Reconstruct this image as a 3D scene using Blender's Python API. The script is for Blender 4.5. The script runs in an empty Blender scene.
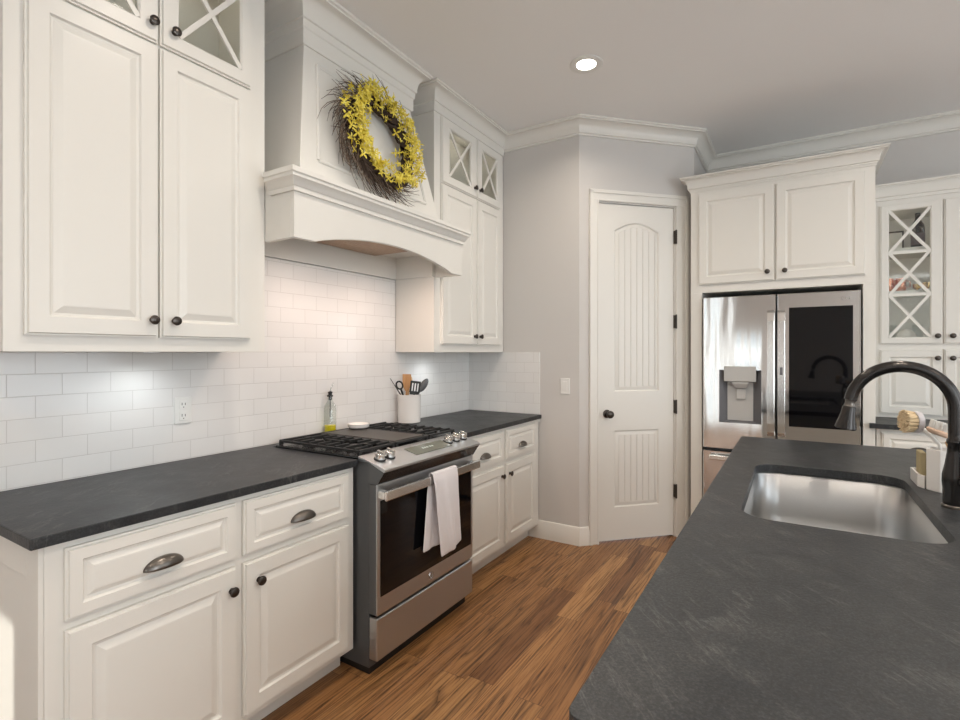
import bpy, bmesh, math, random
from mathutils import Matrix, Vector
random.seed(7)
R = math.radians
scene = bpy.context.scene
COL = scene.collection

# ------------------------------------------------------------------ camera
cam_data = bpy.data.cameras.new('camera')
cam_data.sensor_width = 36.0
cam_data.lens = 36.0 * 512.34 / 960.0
cam_data.shift_y = -7.27 / 960.0
cam_data.clip_start = 0.02
cam = bpy.data.objects.new('camera', cam_data)
COL.objects.link(cam)
cam.location = (2.2408, -3.4774, 1.3713)
cam.rotation_euler = (R(90), 0, R(31.521))
scene.camera = cam

# ------------------------------------------------------------------ world, exposure
world = bpy.data.worlds.new('world'); scene.world = world
world.use_nodes = True
bgn = world.node_tree.nodes['Background']
bgn.inputs[0].default_value = (0.80, 0.90, 1.0, 1); bgn.inputs[1].default_value = 1.5
vs = scene.view_settings
vs.view_transform = 'Standard'; vs.look = 'None'; vs.gamma = 1.0; vs.use_curve_mapping = False
vs.exposure = -0.36

CEIL = 3.03

def area(name, loc, rot, sx, sy, power, col, spread=180):
    l = bpy.data.lights.new(name, 'AREA'); l.shape = 'RECTANGLE'; l.size = sx; l.size_y = sy
    l.energy = power; l.color = col; l.spread = R(spread)
    o = bpy.data.objects.new(name, l); COL.objects.link(o); o.location = loc; o.rotation_euler = rot
    return o
# daylight entering by the windows of the room behind and beside the camera
DAY = (0.88, 0.95, 1.0)
area('daylight', (0.99, -5.56, 1.35), (R(90), 0, R(180)), .26, 2.4, 18, DAY)
area('daylight', (1.55, -5.56, .90), (R(90), 0, R(180)), .40, 1.5, 16, DAY)
area('daylight', (4.40, -5.56, 1.60), (R(90), 0, R(180)), 1.9, 2.1, 150, DAY)
area('daylight', (5.96, -3.9, 1.60), (R(90), 0, R(90)), 2.2, 2.1, 85, DAY)
area('daylight', (5.96, -0.9, 1.60), (R(90), 0, R(90)), 1.6, 2.1, 45, DAY)

sun_d = bpy.data.lights.new('sun', 'SUN'); sun_d.energy = 5.0; sun_d.angle = R(.6); sun_d.color = (1, .96, .90)
sun = bpy.data.objects.new('sun', sun_d); COL.objects.link(sun)
sun.rotation_euler = Vector((-.65, 2.65, -1.86)).to_track_quat('-Z', 'Y').to_euler()

# ------------------------------------------------------------------ materials
def mat(name, col=(.8, .8, .8), rough=.5, metal=0.0, spec=.5, build=None, **kw):
    m = bpy.data.materials.new(name); m.use_nodes = True
    nt = m.node_tree; b = nt.nodes['Principled BSDF']
    b.inputs['Base Color'].default_value = (*col, 1)
    b.inputs['Roughness'].default_value = rough
    b.inputs['Metallic'].default_value = metal
    b.inputs['Specular IOR Level'].default_value = spec
    for k, v in kw.items(): b.inputs[k.replace('_', ' ')].default_value = v
    if build: build(nt, b)
    return m
def N(nt, t, **kw):
    n = nt.nodes.new(t)
    for k, v in kw.items():
        if k.startswith('i_'):
            n.inputs[int(k[2:]) if k[2:].isdigit() else k[2:].replace('_', ' ')].default_value = v
        else: setattr(n, k, v)
    return n
def L(nt, a, b): nt.links.new(a, b)
def math_(nt, op, a, b=None, c=None):
    n = nt.nodes.new('ShaderNodeMath'); n.operation = op
    for i, x in enumerate((a, b, c)):
        if x is None: continue
        if isinstance(x, (int, float)): n.inputs[i].default_value = x
        else: L(nt, x, n.inputs[i])
    return n.outputs[0]
def ramp(nt, fac, stops, interp='LINEAR'):
    r = nt.nodes.new('ShaderNodeValToRGB'); L(nt, fac, r.inputs[0]); r.color_ramp.interpolation = interp
    e = r.color_ramp.elements
    while len(e) < len(stops): e.new(.5)
    for i, (p, c) in enumerate(stops): e[i].position = p; e[i].color = (*c, 1)
    return r.outputs[0]
def noise(nt, vec, scale, detail=4, rough=.5, dist=0.0):
    n = N(nt, 'ShaderNodeTexNoise'); n.inputs['Scale'].default_value = scale; n.inputs['Detail'].default_value = detail
    n.inputs['Roughness'].default_value = rough; n.inputs['Distortion'].default_value = dist
    if vec is not None: L(nt, vec, n.inputs['Vector'])
    return n.outputs[0]
def objco(nt): return N(nt, 'ShaderNodeTexCoord').outputs['Object']
def mapping(nt, vec, scale=(1, 1, 1), rot=(0, 0, 0), loc=(0, 0, 0)):
    m = N(nt, 'ShaderNodeMapping'); m.inputs['Scale'].default_value = scale; m.inputs['Rotation'].default_value = rot
    m.inputs['Location'].default_value = loc; L(nt, vec, m.inputs[0]); return m.outputs[0]
def bump(nt, b, h, strength=.2, dist=.01):
    n = N(nt, 'ShaderNodeBump'); n.inputs['Strength'].default_value = strength; n.inputs['Distance'].default_value = dist
    L(nt, h, n.inputs['Height']); L(nt, n.outputs[0], b.inputs['Normal'])
def mixc(nt, fac, a, b, blend='MIX'):
    n = N(nt, 'ShaderNodeMix', data_type='RGBA', blend_type=blend)
    for i, x in ((0, fac), (6, a), (7, b)):
        if isinstance(x, (int, float)): n.inputs[i].default_value = x
        elif isinstance(x, tuple): n.inputs[i].default_value = (*x, 1)
        else: L(nt, x, n.inputs[i])
    return n.outputs[2]

def b_wood(nt, b):
    s = N(nt, 'ShaderNodeSeparateXYZ'); L(nt, objco(nt), s.inputs[0])
    W = .118
    xr = math_(nt, 'DIVIDE', s.outputs[0], W)
    row = math_(nt, 'FLOOR', xr)
    wn = N(nt, 'ShaderNodeTexWhiteNoise', noise_dimensions='1D'); L(nt, row, wn.inputs['W'])
    yy = math_(nt, 'ADD', math_(nt, 'DIVIDE', s.outputs[1], .95), math_(nt, 'MULTIPLY', wn.outputs[0], 7.3))
    seg = math_(nt, 'FLOOR', yy)
    cv = N(nt, 'ShaderNodeCombineXYZ'); L(nt, row, cv.inputs[0]); L(nt, seg, cv.inputs[1])
    w2 = N(nt, 'ShaderNodeTexWhiteNoise', noise_dimensions='2D'); L(nt, cv.outputs[0], w2.inputs['Vector'])
    pid = w2.outputs[0]
    gx = math_(nt, 'ADD', math_(nt, 'MULTIPLY', s.outputs[0], 1.0), math_(nt, 'MULTIPLY', pid, 9.0))
    gv = N(nt, 'ShaderNodeCombineXYZ'); L(nt, gx, gv.inputs[0])
    L(nt, math_(nt, 'MULTIPLY', s.outputs[1], .035), gv.inputs[1]); L(nt, math_(nt, 'MULTIPLY', pid, 3.0), gv.inputs[2])
    fine = noise(nt, gv.outputs[0], 120, 6, .7, .15)
    big = noise(nt, gv.outputs[0], 11, 3, .5, .9)
    rings = math_(nt, 'FRACT', math_(nt, 'MULTIPLY', big, 11.0))
    ringl = ramp(nt, rings, [(0, (.10, .08, .06)), (.10, (.55, .52, .50)), (.26, (1, 1, 1)), (.7, (1, 1, 1)), (1, (.45, .42, .40))])
    base = ramp(nt, pid, [(0, (.25, .114, .043)), (.3, (.32, .155, .058)), (.55, (.38, .190, .073)), (.8, (.45, .242, .098)), (1, (.34, .166, .061))])
    g1 = ramp(nt, fine, [(.33, (.26, .20, .16)), (.43, (.72, .68, .64)), (.52, (1.0, 1.0, 1.0)), (.72, (1.15, 1.15, 1.12))])
    c = mixc(nt, .9, base, g1, 'MULTIPLY')
    c2 = mixc(nt, .85, c, ringl, 'MULTIPLY')
    blot = noise(nt, gv.outputs[0], 5, 2, .5)
    bl = ramp(nt, blot, [(.3, (.62, .56, .5)), (.6, (1.1, 1.1, 1.1))])
    c3 = mixc(nt, .6, c2, bl, 'MULTIPLY')
    fx = math_(nt, 'FRACT', xr); fy = math_(nt, 'FRACT', yy)
    ex = math_(nt, 'MINIMUM', fx, math_(nt, 'SUBTRACT', 1.0, fx)); ey = math_(nt, 'MINIMUM', fy, math_(nt, 'SUBTRACT', 1.0, fy))
    e = math_(nt, 'MINIMUM', math_(nt, 'MULTIPLY', ex, W), math_(nt, 'MULTIPLY', ey, .95))
    gap = ramp(nt, math_(nt, 'DIVIDE', e, .003), [(0, (.35, .30, .26)), (.8, (1, 1, 1))])
    c4 = mixc(nt, .8, c3, gap, 'MULTIPLY')
    L(nt, c4, b.inputs['Base Color'])
    rr = ramp(nt, fine, [(.3, (.5, .5, .5)), (.7, (.33, .33, .33))]); L(nt, rr, b.inputs['Roughness'])
    bump(nt, b, math_(nt, 'ADD', fine, math_(nt, 'MULTIPLY', ringl, .4)), .12, .004)
def stone(veins, gain=1.0):
    def f(nt, b):
        v = objco(nt)
        n1 = noise(nt, v, 7, 6, .6)
        base = ramp(nt, n1, [(.3, (.016, .018, .021)), (.6, (.026, .028, .030)), (.75, (.036, .037, .038))])
        sp = noise(nt, v, 240, 3, .7)
        s1 = ramp(nt, sp, [(.30, (.45, .45, .45)), (.5, (1, 1, 1)), (.70, (2.3, 2.25, 2.2))])
        c = mixc(nt, .9, base, s1, 'MULTIPLY'); c = mixc(nt, 1.0, c, (gain,) * 3, 'MULTIPLY')
        vm = mapping(nt, mapping(nt, v, (1, 1, 1), (0, 0, R(veins))), (1.0, 6.5, 1))
        vv = noise(nt, vm, 2.3, 8, .66, .3)
        a = math_(nt, 'ABSOLUTE', math_(nt, 'SUBTRACT', vv, .5))
        line = ramp(nt, a, [(0, (1, 1, 1)), (.007, (.3, .3, .3)), (.03, (0, 0, 0))])
        brk = ramp(nt, noise(nt, v, 9, 4, .6), [(.45, (0, 0, 0)), (.62, (1, 1, 1))])
        vf = math_(nt, 'MULTIPLY', line, brk)
        c2 = mixc(nt, math_(nt, 'MULTIPLY', vf, .34), c, (.24, .235, .225))
        L(nt, c2, b.inputs['Base Color'])
        L(nt, ramp(nt, n1, [(.3, (.38, .38, .38)), (.7, (.48, .48, .48))]), b.inputs['Roughness'])
        bump(nt, b, math_(nt, 'ADD', noise(nt, v, 120, 3), math_(nt, 'MULTIPLY', noise(nt, v, 25, 2), .8)), .22, .003)
    return f
def tile(axis):
    def f(nt, b):
        s = N(nt, 'ShaderNodeSeparateXYZ'); L(nt, objco(nt), s.inputs[0])
        c = N(nt, 'ShaderNodeCombineXYZ')
        L(nt, math_(nt, 'ADD', s.outputs[axis], 3.2004 - .428), c.inputs[0])
        L(nt, math_(nt, 'SUBTRACT', s.outputs[2], .917 - .0762 * 4), c.inputs[1])
        br = N(nt, 'ShaderNodeTexBrick'); L(nt, c.outputs[0], br.inputs['Vector'])
        br.offset = .5; br.inputs['Scale'].default_value = 1
        br.inputs['Brick Width'].default_value = .1524; br.inputs['Row Height'].default_value = .0762
        br.inputs['Mortar Size'].default_value = .0016; br.inputs['Mortar Smooth'].default_value = .35; br.inputs['Bias'].default_value = 0
        br.inputs['Color1'].default_value = (.80, .785, .765, 1); br.inputs['Color2'].default_value = (.77, .755, .735, 1)
        br.inputs['Mortar'].default_value = (.62, .60, .575, 1)
        L(nt, br.outputs[0], b.inputs['Base Color'])
        h = math_(nt, 'SUBTRACT', 1.0, br.outputs[1])
        wob = noise(nt, objco(nt), 9, 1)
        bump(nt, b, math_(nt, 'ADD', h, math_(nt, 'MULTIPLY', wob, .5)), .35, .004)
        L(nt, ramp(nt, br.outputs[1], [(0, (.14, .14, .14)), (1, (.6, .6, .6))]), b.inputs['Roughness'])
    return f
def orange(scale=160, st=.05):
    def f(nt, b): bump(nt, b, noise(nt, objco(nt), scale, 2), st, .002)
    return f
def brushed(axis_scale, lo=.22, hi=.36, st=.03):
    def f(nt, b):
        v = mapping(nt, objco(nt), axis_scale)
        n = noise(nt, v, 1, 3, .6)
        L(nt, ramp(nt, n, [(.3, (lo,) * 3), (.7, (hi,) * 3)]), b.inputs['Roughness'])
        bump(nt, b, n, st, .001)
    return f
def wavy(nt, b):
    v = mapping(nt, objco(nt), (9, 1.5, 1.0))
    n = noise(nt, v, 1, 2, .5)
    bump(nt, b, n, .26, .010)

M = {}
M['cab'] = mat('cabinet_paint', (.76, .738, .688), .36, build=orange(220, .03))
M['trim'] = mat('trim_paint', (.775, .75, .70), .40, build=orange(220, .03))
M['wall'] = mat('greige_wall_paint', (.62, .595, .57), .75, build=orange(180, .06))
M['ceil'] = mat('ceiling_paint', (.88, .87, .86), .85, build=orange(150, .06))
M['floor'] = mat('oak_floor', build=b_wood)
M['stone'] = mat('dark_leathered_stone', spec=.4, build=stone(50, .8))
M['stone_island'] = mat('dark_island_stone', spec=.45, build=stone(50, 1.08))
M['tile_left'] = mat('subway_tile', rough=.15, build=tile(1))
M['tile_far'] = mat('subway_tile_far', rough=.15, build=tile(0))
M['bronze'] = mat('dark_bronze', (.085, .074, .066), .28, .9)
M['faucet'] = mat('oil_rubbed_bronze', (.050, .046, .044), .24, .85)
M['pull'] = mat('aged_pewter', (.16, .145, .13), .30, .95)
M['steel'] = mat('brushed_steel', (.57, .585, .60), .40, 1.0)
M['steel_v'] = mat('fridge_steel', (.66, .645, .63), .10, 1.0, build=wavy)
M['steel_bright'] = mat('bright_steel', (.78, .77, .75), .2, 1.0)
M['sink'] = mat('sink_steel', (.53, .535, .535), .33, 1.0)
M['chrome'] = mat('chrome', (.8, .8, .8), .08, 1.0)
M['iron'] = mat('cast_iron', (.012, .012, .012), .55, build=orange(300, .15))
M['enamel'] = mat('black_enamel', (.012, .012, .013), .25)
M['griddle'] = mat('griddle_plate', (.045, .037, .031), .42, .2)
M['blackglass'] = mat('black_glass', (.004, .004, .005), .04, spec=.35)
M['darkgrey'] = mat('dark_grey_steel', (.13, .135, .14), .40, .6)
M['gasket'] = mat('black_plastic', (.010, .010, .010), .5)
M['grey_plastic'] = mat('grey_plastic', (.50, .49, .47), .35)
M['grey_dark_plastic'] = mat('shadow_grey_plastic', (.15, .15, .16), .4)  # dark grey; in the dispenser liner the recess shade is put into this colour
M['white_plastic'] = mat('white_plastic', (.80, .79, .76), .35)
M['lcd'] = mat('display_glass', (.16, .17, .14), .1)
M['ceramic'] = mat('white_ceramic', (.80, .77, .74), .22)
def b_towel(nt, b):
    n = noise(nt, objco(nt), 500, 2); bump(nt, b, n, .5, .002)
M['towel'] = mat('white_cotton', (.78, .74, .75), .95, build=b_towel)
def b_lw(nt, b):
    v = mapping(nt, objco(nt), (60, 60, 6)); n = noise(nt, v, 1, 4)
    L(nt, ramp(nt, n, [(.3, (.42, .20, .07)), (.7, (.60, .33, .14))]), b.inputs['Base Color'])
M['lightwood'] = mat('light_wood', rough=.5, build=b_lw)
M['palewood'] = mat('pale_wood', (.62, .40, .20), .5)
M['oil'] = mat('olive_oil', (.72, .60, .02), .1)
M['copper'] = mat('copper', (.80, .36, .22), .25, 1.0)
M['gold'] = mat('gold', (.75, .52, .22), .25, 1.0)
M['winebottle'] = mat('dark_bottle_glass', (.012, .012, .014), .08)
M['label'] = mat('bottle_label', (.10, .07, .08), .5)
M['paper'] = mat('white_paper', (.75, .74, .70), .6)
M['frame'] = mat('dark_frame', (.05, .035, .025), .4)
M['twig'] = mat('dark_twig', (.055, .033, .022), .8)
M['twig_light'] = mat('pale_twig', (.20, .145, .105), .8)
def b_flower(nt, b):
    n = noise(nt, objco(nt), 45, 2)
    L(nt, ramp(nt, n, [(.3, (.62, .46, .03)), (.5, (.78, .64, .07)), (.75, (.84, .75, .20))]), b.inputs['Base Color'])
M['flower'] = mat('yellow_petals', rough=.6, build=b_flower)
M['bristle'] = mat('cream_bristles', (.78, .62, .40), .8)
M['bristle_white'] = mat('white_bristles', (.80, .78, .74), .8)
M['brush_grey'] = mat('grey_brush_plastic', (.55, .52, .53), .5)
M['sponge'] = mat('tan_sponge', (.46, .38, .22), .95, build=lambda nt, b: bump(nt, b, noise(nt, objco(nt), 400, 2), .8, .003))
M['scrub'] = mat('black_scrub_pad', (.03, .035, .03), .95)
M['filter'] = mat('hood_filter', (.42, .29, .20), .42, .9, build=lambda nt, b: bump(nt, b, noise(nt, objco(nt), 60, 1), 1.0, .006))
M['inside'] = mat('cabinet_interior', (.62, .585, .52), .5)
def emis(name, col, st):
    m = mat(name, (0, 0, 0), .5); b = m.node_tree.nodes['Principled BSDF']
    b.inputs['Emission Color'].default_value = (*col, 1); b.inputs['Emission Strength'].default_value = st; return m
M['bulb'] = emis('lamp_lens', (1, .93, .82), 14)
M['glow_fill'] = emis('fill_glow', (1, .92, .80), 3)  # glow of the discs added inside the cabinets
M['bulb_cool'] = emis('puck_lens', (.95, .98, 1), 1.2)
def b_glass(nt, b):
    for n in list(nt.nodes):
        if n.type != 'OUTPUT_MATERIAL': nt.nodes.remove(n)
    out = [n for n in nt.nodes if n.type == 'OUTPUT_MATERIAL'][0]
    t = N(nt, 'ShaderNodeBsdfTransparent'); g = N(nt, 'ShaderNodeBsdfGlossy'); g.inputs['Roughness'].default_value = .03
    t.inputs[0].default_value = (.95, .96, .95, 1)
    lw = N(nt, 'ShaderNodeLayerWeight'); lw.inputs[0].default_value = .5
    f5 = math_(nt, 'ADD', .035, math_(nt, 'MULTIPLY', math_(nt, 'POWER', lw.outputs[1], 5.0), .8))
    mx = N(nt, 'ShaderNodeMixShader'); L(nt, f5, mx.inputs[0]); L(nt, t.outputs[0], mx.inputs[1]); L(nt, g.outputs[0], mx.inputs[2])
    L(nt, mx.outputs[0], out.inputs[0])
M['glass'] = mat('clear_glass', build=b_glass)

# ------------------------------------------------------------------ mesh builder
IDENT = Matrix.Identity(4)
class MB:
    def __init__(s, T=None): s.v = []; s.f = []; s.T = T or IDENT
    def add(s, vs, fs):
        o = len(s.v); s.v += [s.T @ Vector(p) for p in vs]; s.f += [tuple(i + o for i in f) for f in fs]; return s
    def box(s, x0, x1, y0, y1, z0, z1):
        return s.add([(x, y, z) for x in (x0, x1) for y in (y0, y1) for z in (z0, z1)],
              [(0, 1, 3, 2), (4, 6, 7, 5), (0, 4, 5, 1), (2, 3, 7, 6), (0, 2, 6, 4), (1, 5, 7, 3)])
    def loops(s, loops, cap0=True, cap1=True, closed=True):
        n = len(loops[0]); fs = []
        for k in range(len(loops) - 1):
            for i in range(n if closed else n - 1):
                j = (i + 1) % n; fs.append((k * n + i, k * n + j, (k + 1) * n + j, (k + 1) * n + i))
        if cap0: fs.append(tuple(range(n))[::-1])
        if cap1: fs.append(tuple(range((len(loops) - 1) * n, len(loops) * n)))
        return s.add([p for l in loops for p in l], fs)
    def prism_y(s, poly, y0, y1): return s.loops([[(x, y0, z) for x, z in poly], [(x, y1, z) for x, z in poly]])
    def prism_z(s, poly, z0, z1): return s.loops([[(x, y, z0) for x, y in poly], [(x, y, z1) for x, y in poly]])
    def prism_x(s, poly, x0, x1): return s.loops([[(x0, y, z) for y, z in poly], [(x1, y, z) for y, z in poly]])
    def rings(s, rs):  # rs: (x0, x1, z0, z1, y) rectangles joined one after the other
        return s.loops([[(a, y, c), (b, y, c), (b, y, d), (a, y, d)] for a, b, c, d, y in rs])
    def tube(s, pts, r, n=8, caps=True):
        pts = [Vector(p) for p in pts]; rs = r if isinstance(r, (list, tuple)) else [r] * len(pts)
        loops = []; up = None
        for i, p in enumerate(pts):
            d = (pts[min(i + 1, len(pts) - 1)] - pts[max(i - 1, 0)])
            d = d.normalized() if d.length > 1e-9 else Vector((0, 0, 1))
            if up is None: up = Vector((0, 0, 1)) if abs(d.z) < .9 else Vector((1, 0, 0))
            a = d.cross(up)
            if a.length < 1e-4: a = d.cross(Vector((.3, .9, .2)))
            a.normalize(); bb = a.cross(d).normalized(); up = bb
            loops.append([tuple(p + (a * math.cos(2 * math.pi * k / n) + bb * math.sin(2 * math.pi * k / n)) * rs[i]) for k in range(n)])
        return s.loops(loops, caps, caps)
    def lathe(s, prof, c=(0, 0, 0), ax='z', n=24, cap0=True, cap1=True):
        loops = []
        for r, h in prof:
            l = []
            for k in range(n):
                a = 2 * math.pi * k / n; u, w = r * math.cos(a), r * math.sin(a)
                q = {'z': (u, w, h), '-y': (u, -h, w), 'x': (h, u, w)}[ax]
                l.append((c[0] + q[0], c[1] + q[1], c[2] + q[2]))
            loops.append(l)
        return s.loops(loops, cap0, cap1)
    def sweep(s, prof, path, side=1):
        P = [Vector(p) for p in path]; ns = []
        for i in range(len(P) - 1):
            d = (P[i + 1] - P[i]).normalized(); ns.append(Vector((d.y, -d.x)) * side)
        loops = []
        for i, p in enumerate(P):
            if i == 0: m = ns[0]
            elif i == len(P) - 1: m = ns[-1]
            else: m = (ns[i - 1] + ns[i]) / (1 + ns[i - 1].dot(ns[i]))
            loops.append([(p.x + m.x * o, p.y + m.y * o, z) for o, z in prof])
        return s.loops(loops)
    def build(s, name, m, parent=None, smooth=None, bevel=0, seg=2, origin=None, solid=0, sub=0):
        me = bpy.data.meshes.new(name)
        inv = ROOTM[parent.name].inverted() if parent else (Matrix.Translation(-Vector(origin)) if origin else IDENT)
        me.from_pydata([inv @ v for v in s.v], [], s.f); me.update()
        bm = bmesh.new(); bm.from_mesh(me); bmesh.ops.recalc_face_normals(bm, faces=bm.faces); bm.to_mesh(me); bm.free()
        me.materials.append(m if not isinstance(m, str) else M[m])
        o = bpy.data.objects.new(name, me); COL.objects.link(o)
        if parent: o.parent = parent; ROOTM[o.name] = ROOTM[parent.name]
        else:
            if origin: o.location = origin
            ROOTM[o.name] = Matrix.Translation(Vector(origin)) if origin else IDENT
        if smooth is not None:
            me.polygons.foreach_set('use_smooth', [True] * len(me.polygons)); me.set_sharp_from_angle(angle=R(smooth))
        if solid:
            k = o.modifiers.new('thickness', 'SOLIDIFY'); k.thickness = solid; k.offset = 0
        if sub:
            k = o.modifiers.new('subdivision', 'SUBSURF'); k.levels = sub; k.render_levels = sub
        if bevel:
            k = o.modifiers.new('bevel', 'BEVEL'); k.width = bevel; k.segments = seg; k.limit_method = 'ANGLE'; k.angle_limit = R(40)
        return o
ROOTM = {}
def frame(x, y, z, deg): return Matrix.Translation((x, y, z)) @ Matrix.Rotation(R(deg), 4, 'Z')
def tag(o, label, cat, group=None, kind=None):
    o['label'] = label; o['category'] = cat
    if group: o['group'] = group
    if kind: o['kind'] = kind
    return o
def thing(name, label, cat, loc=(0, 0, 0), deg=0, group=None):
    o = bpy.data.objects.new(name, None); COL.objects.link(o); o.empty_display_size = .1
    o.location = loc; o.rotation_euler = (0, 0, R(deg)); ROOTM[o.name] = frame(*loc, deg)
    return tag(o, label, cat, group)
def struct(o): o['kind'] = 'structure'; return o
def sub_stuff(o): o['kind'] = 'stuff'; return o

# ------------------------------------------------------------------ room shell
S2 = math.sqrt(.5)
XD, LD, YB, XR, YF = .9365, .933, 1.295, 6.0, -5.6
DX, DY = XD + S2 * LD, S2 * LD
struct(MB().box(-.2, 6.2, -5.8, 1.5, -.1, 0).build('floor', 'floor'))
struct(MB().box(-.2, 6.2, -5.8, 1.5, CEIL, CEIL + .1).build('ceiling', 'ceil'))
struct(MB().box(-.1, 0, -5.7, .1, 0, CEIL).build('wall_left', 'wall'))
struct(MB().box(0, XD, 0, .1, 0, CEIL).build('wall_far', 'wall'))
TD = frame(XD, 0, 0, 45)            # x runs along the diagonal wall, y goes into it
w = MB(TD)
w.box(0, .148, 0, .1, 0, CEIL); w.box(.768, LD, 0, .1, 0, CEIL); w.box(.148, .768, 0, .1, 2.458, CEIL)
struct(w.build('wall_diagonal', 'wall'))
struct(MB().box(DX - .08, DX, DY + .002, YB + .1, 0, CEIL).build('wall_pantry', 'wall'))
struct(MB().box(DX, XR + .1, YB, YB + .1, 0, CEIL).build('wall_back', 'wall'))
def wall_with_windows(name, T, length, wins):   # local x along wall, y outward (away from room)
    m = MB(T); x = 0
    for a, b, z0, z1 in wins:
        m.box(x, a, 0, .1, 0, CEIL); m.box(a, b, 0, .1, 0, z0); m.box(a, b, 0, .1, z1, CEIL); x = b
    m.box(x, length, 0, .1, 0, CEIL)
    return struct(m.build(name, 'wall'))
TF = frame(6.1, YF, 0, 180); TR_ = frame(XR, YB, 0, -90)
wall_with_windows('wall_front', TF, 6.1, [(.75, 2.65, .55, 2.65), (4.33, 4.77, .10, 1.70), (4.96, 5.26, .10, 2.60)])  # unseen narrow windows placed for streaks on the fridge; one lowered to block sun
wall_with_windows('wall_right', TR_, 6.895, [(1.4, 3.0, .55, 2.65), (4.1, 6.3, .55, 2.65)])
k = 0
for T, a, b, za, zb_ in ((TF, .75, 2.65, .55, 2.65), (TF, 4.33, 4.77, .10, 2.60), (TF, 4.96, 5.26, .10, 2.60), (TR_, 1.4, 3.0, .55, 2.65), (TR_, 4.1, 6.3, .55, 2.65)):
    k += 1
    m = MB(T); xs = [(a, a + .05), (b - .05, b)]
    if b - a > .8: xs.append(((a + b) / 2 - .025, (a + b) / 2 + .025))
    for x0, x1 in xs: m.box(x0, x1, .05, .09, za, zb_)
    for z0, z1 in ((za, za + .05), ((za + zb_) / 2 - .02, (za + zb_) / 2 + .02), (zb_ - .05, zb_)): m.box(a + .05, b - .05, .051, .089, z0, z1)
    wf = struct(m.build('window_%d' % k, 'trim'))
    MB(T).box(a + .04, b - .04, .068, .072, za + .04, zb_ - .04).build('glass_pane', 'glass', wf)

# crown moulding where wall meets ceiling
def crown_prof(z0, z1, out, base=0.0):
    h = z1 - z0; p = [(base, z0)]
    p += [(base + .012, z0), (base + .012, z0 + h * .10), (base + .020, z0 + h * .13), (base + .020, z0 + h * .20)]
    for i in range(1, 9):      # cove
        t = i / 8; p.append((base + .020 + (out - .036) * (1 - math.cos(t * math.pi / 2)), z0 + h * .20 + h * .60 * math.sin(t * math.pi / 2)))
    p += [(base + out - .010, z0 + h * .80), (base + out - .010, z0 + h * .86), (base + out, z0 + h * .90), (base + out, z1), (base, z1)]
    return p
CP = crown_prof(2.918, CEIL - .001, .092)
struct(MB().sweep(CP, [(.33, 0), (XD, 0), (DX, DY), (DX, YB), (XR, YB)], 1).build('trim_1', 'trim', smooth=35))
BP = [(0, 0), (.018, 0), (.018, .098), (.013, .108), (.013, .116), (.006, .128), (0, .13)]
struct(MB().sweep(BP, [(.545, 0), (XD, 0), (XD + S2 * .072, S2 * .072)], 1).build('baseboard_far', 'trim', smooth=35))
# pantry door and its casing on the diagonal wall
m = MB(TD)
for a, b in ((.075, .146), (.772, .872)):
    inner, outer = (b, a) if a < .4 else (a, b)
    sgn = 1 if outer > inner else -1
    m.box(min(a, b), max(a, b), -.014, -.0005, 0, 2.462)
    o1 = outer - sgn * .022
    m.box(min(outer, o1), max(outer, o1), -.022, -.0135, 0, 2.535)
    m.box(min(inner, inner + sgn * .012), max(inner, inner + sgn * .012), -.018, -.0135, 0, 2.470)
m.box(.075, .872, -.014, -.0005, 2.462, 2.540); m.box(.075, .872, -.022, -.0135, 2.516, 2.540); m.box(.146, .772, -.018, -.0135, 2.462, 2.474)
struct(m.build('trim_2', 'trim', bevel=.002))
m = MB(TD)
m.box(.1482, .153, .0005, .09, 0, 2.4578); m.box(.763, .7678, .0005, .09, 0, 2.4578); m.box(.153, .763, .0005, .09, 2.4535, 2.4578)
m.box(.153, .165, .045, .085, .012, 2.45); m.box(.751, .763, .045, .085, .012, 2.45)
struct(m.build('trim_3', 'trim'))
d0, d1 = .1555, .7605; yf = .006
m = MB(TD)
m.box(d0, d1, yf + .0105, yf + .034, .012, 2.448)                     # core at panel depth
p0, p1 = .272, .645
m.box(d0, p0, yf, yf + .011, .012, 2.448); m.box(p1, d1, yf, yf + .011, .012, 2.448)
m.box(p0, p1, yf, yf + .011, .012, .243); m.box(p0, p1, yf, yf + .011, .812, 1.083)
arch = [(p0 + (p1 - p0) * t / 16, 2.262 + .066 * math.sin(math.pi * t / 16)) for t in range(17)]
m.prism_y([(p1, 2.448), (p0, 2.448)] + arch, yf, yf + .011)
door = struct(m.build('door_1', 'trim'))
def beadboard(z0, top):          # raised centre field with grooves
    m = MB(TD); n = 6; a, b = p0 + .040, p1 - .040; wd = (b - a) / n
    for i in range(n):
        x0, x1 = a + i * wd, a + (i + 1) * wd; ys = yf + .002
        pts = [(x0, ys + .005), (x0 + .004, ys), (x1 - .004, ys), (x1, ys + .005), (x1, yf + .012), (x0, yf + .012)]
        zt = [top(x) for x, _ in pts]
        m.loops([[(x, y, z0) for x, y in pts], [(x, y, z) for (x, y), z in zip(pts, zt)]])
    # sloping edge around the field
    return m
def arch_top(x): return 2.262 + .066 * math.sin(math.pi * (x - p0) / (p1 - p0)) - .040
beadboard(1.123, arch_top).build('upper_panel', 'trim', door)
beadboard(.283, lambda x: .772).build('lower_panel', 'trim', door)
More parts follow.
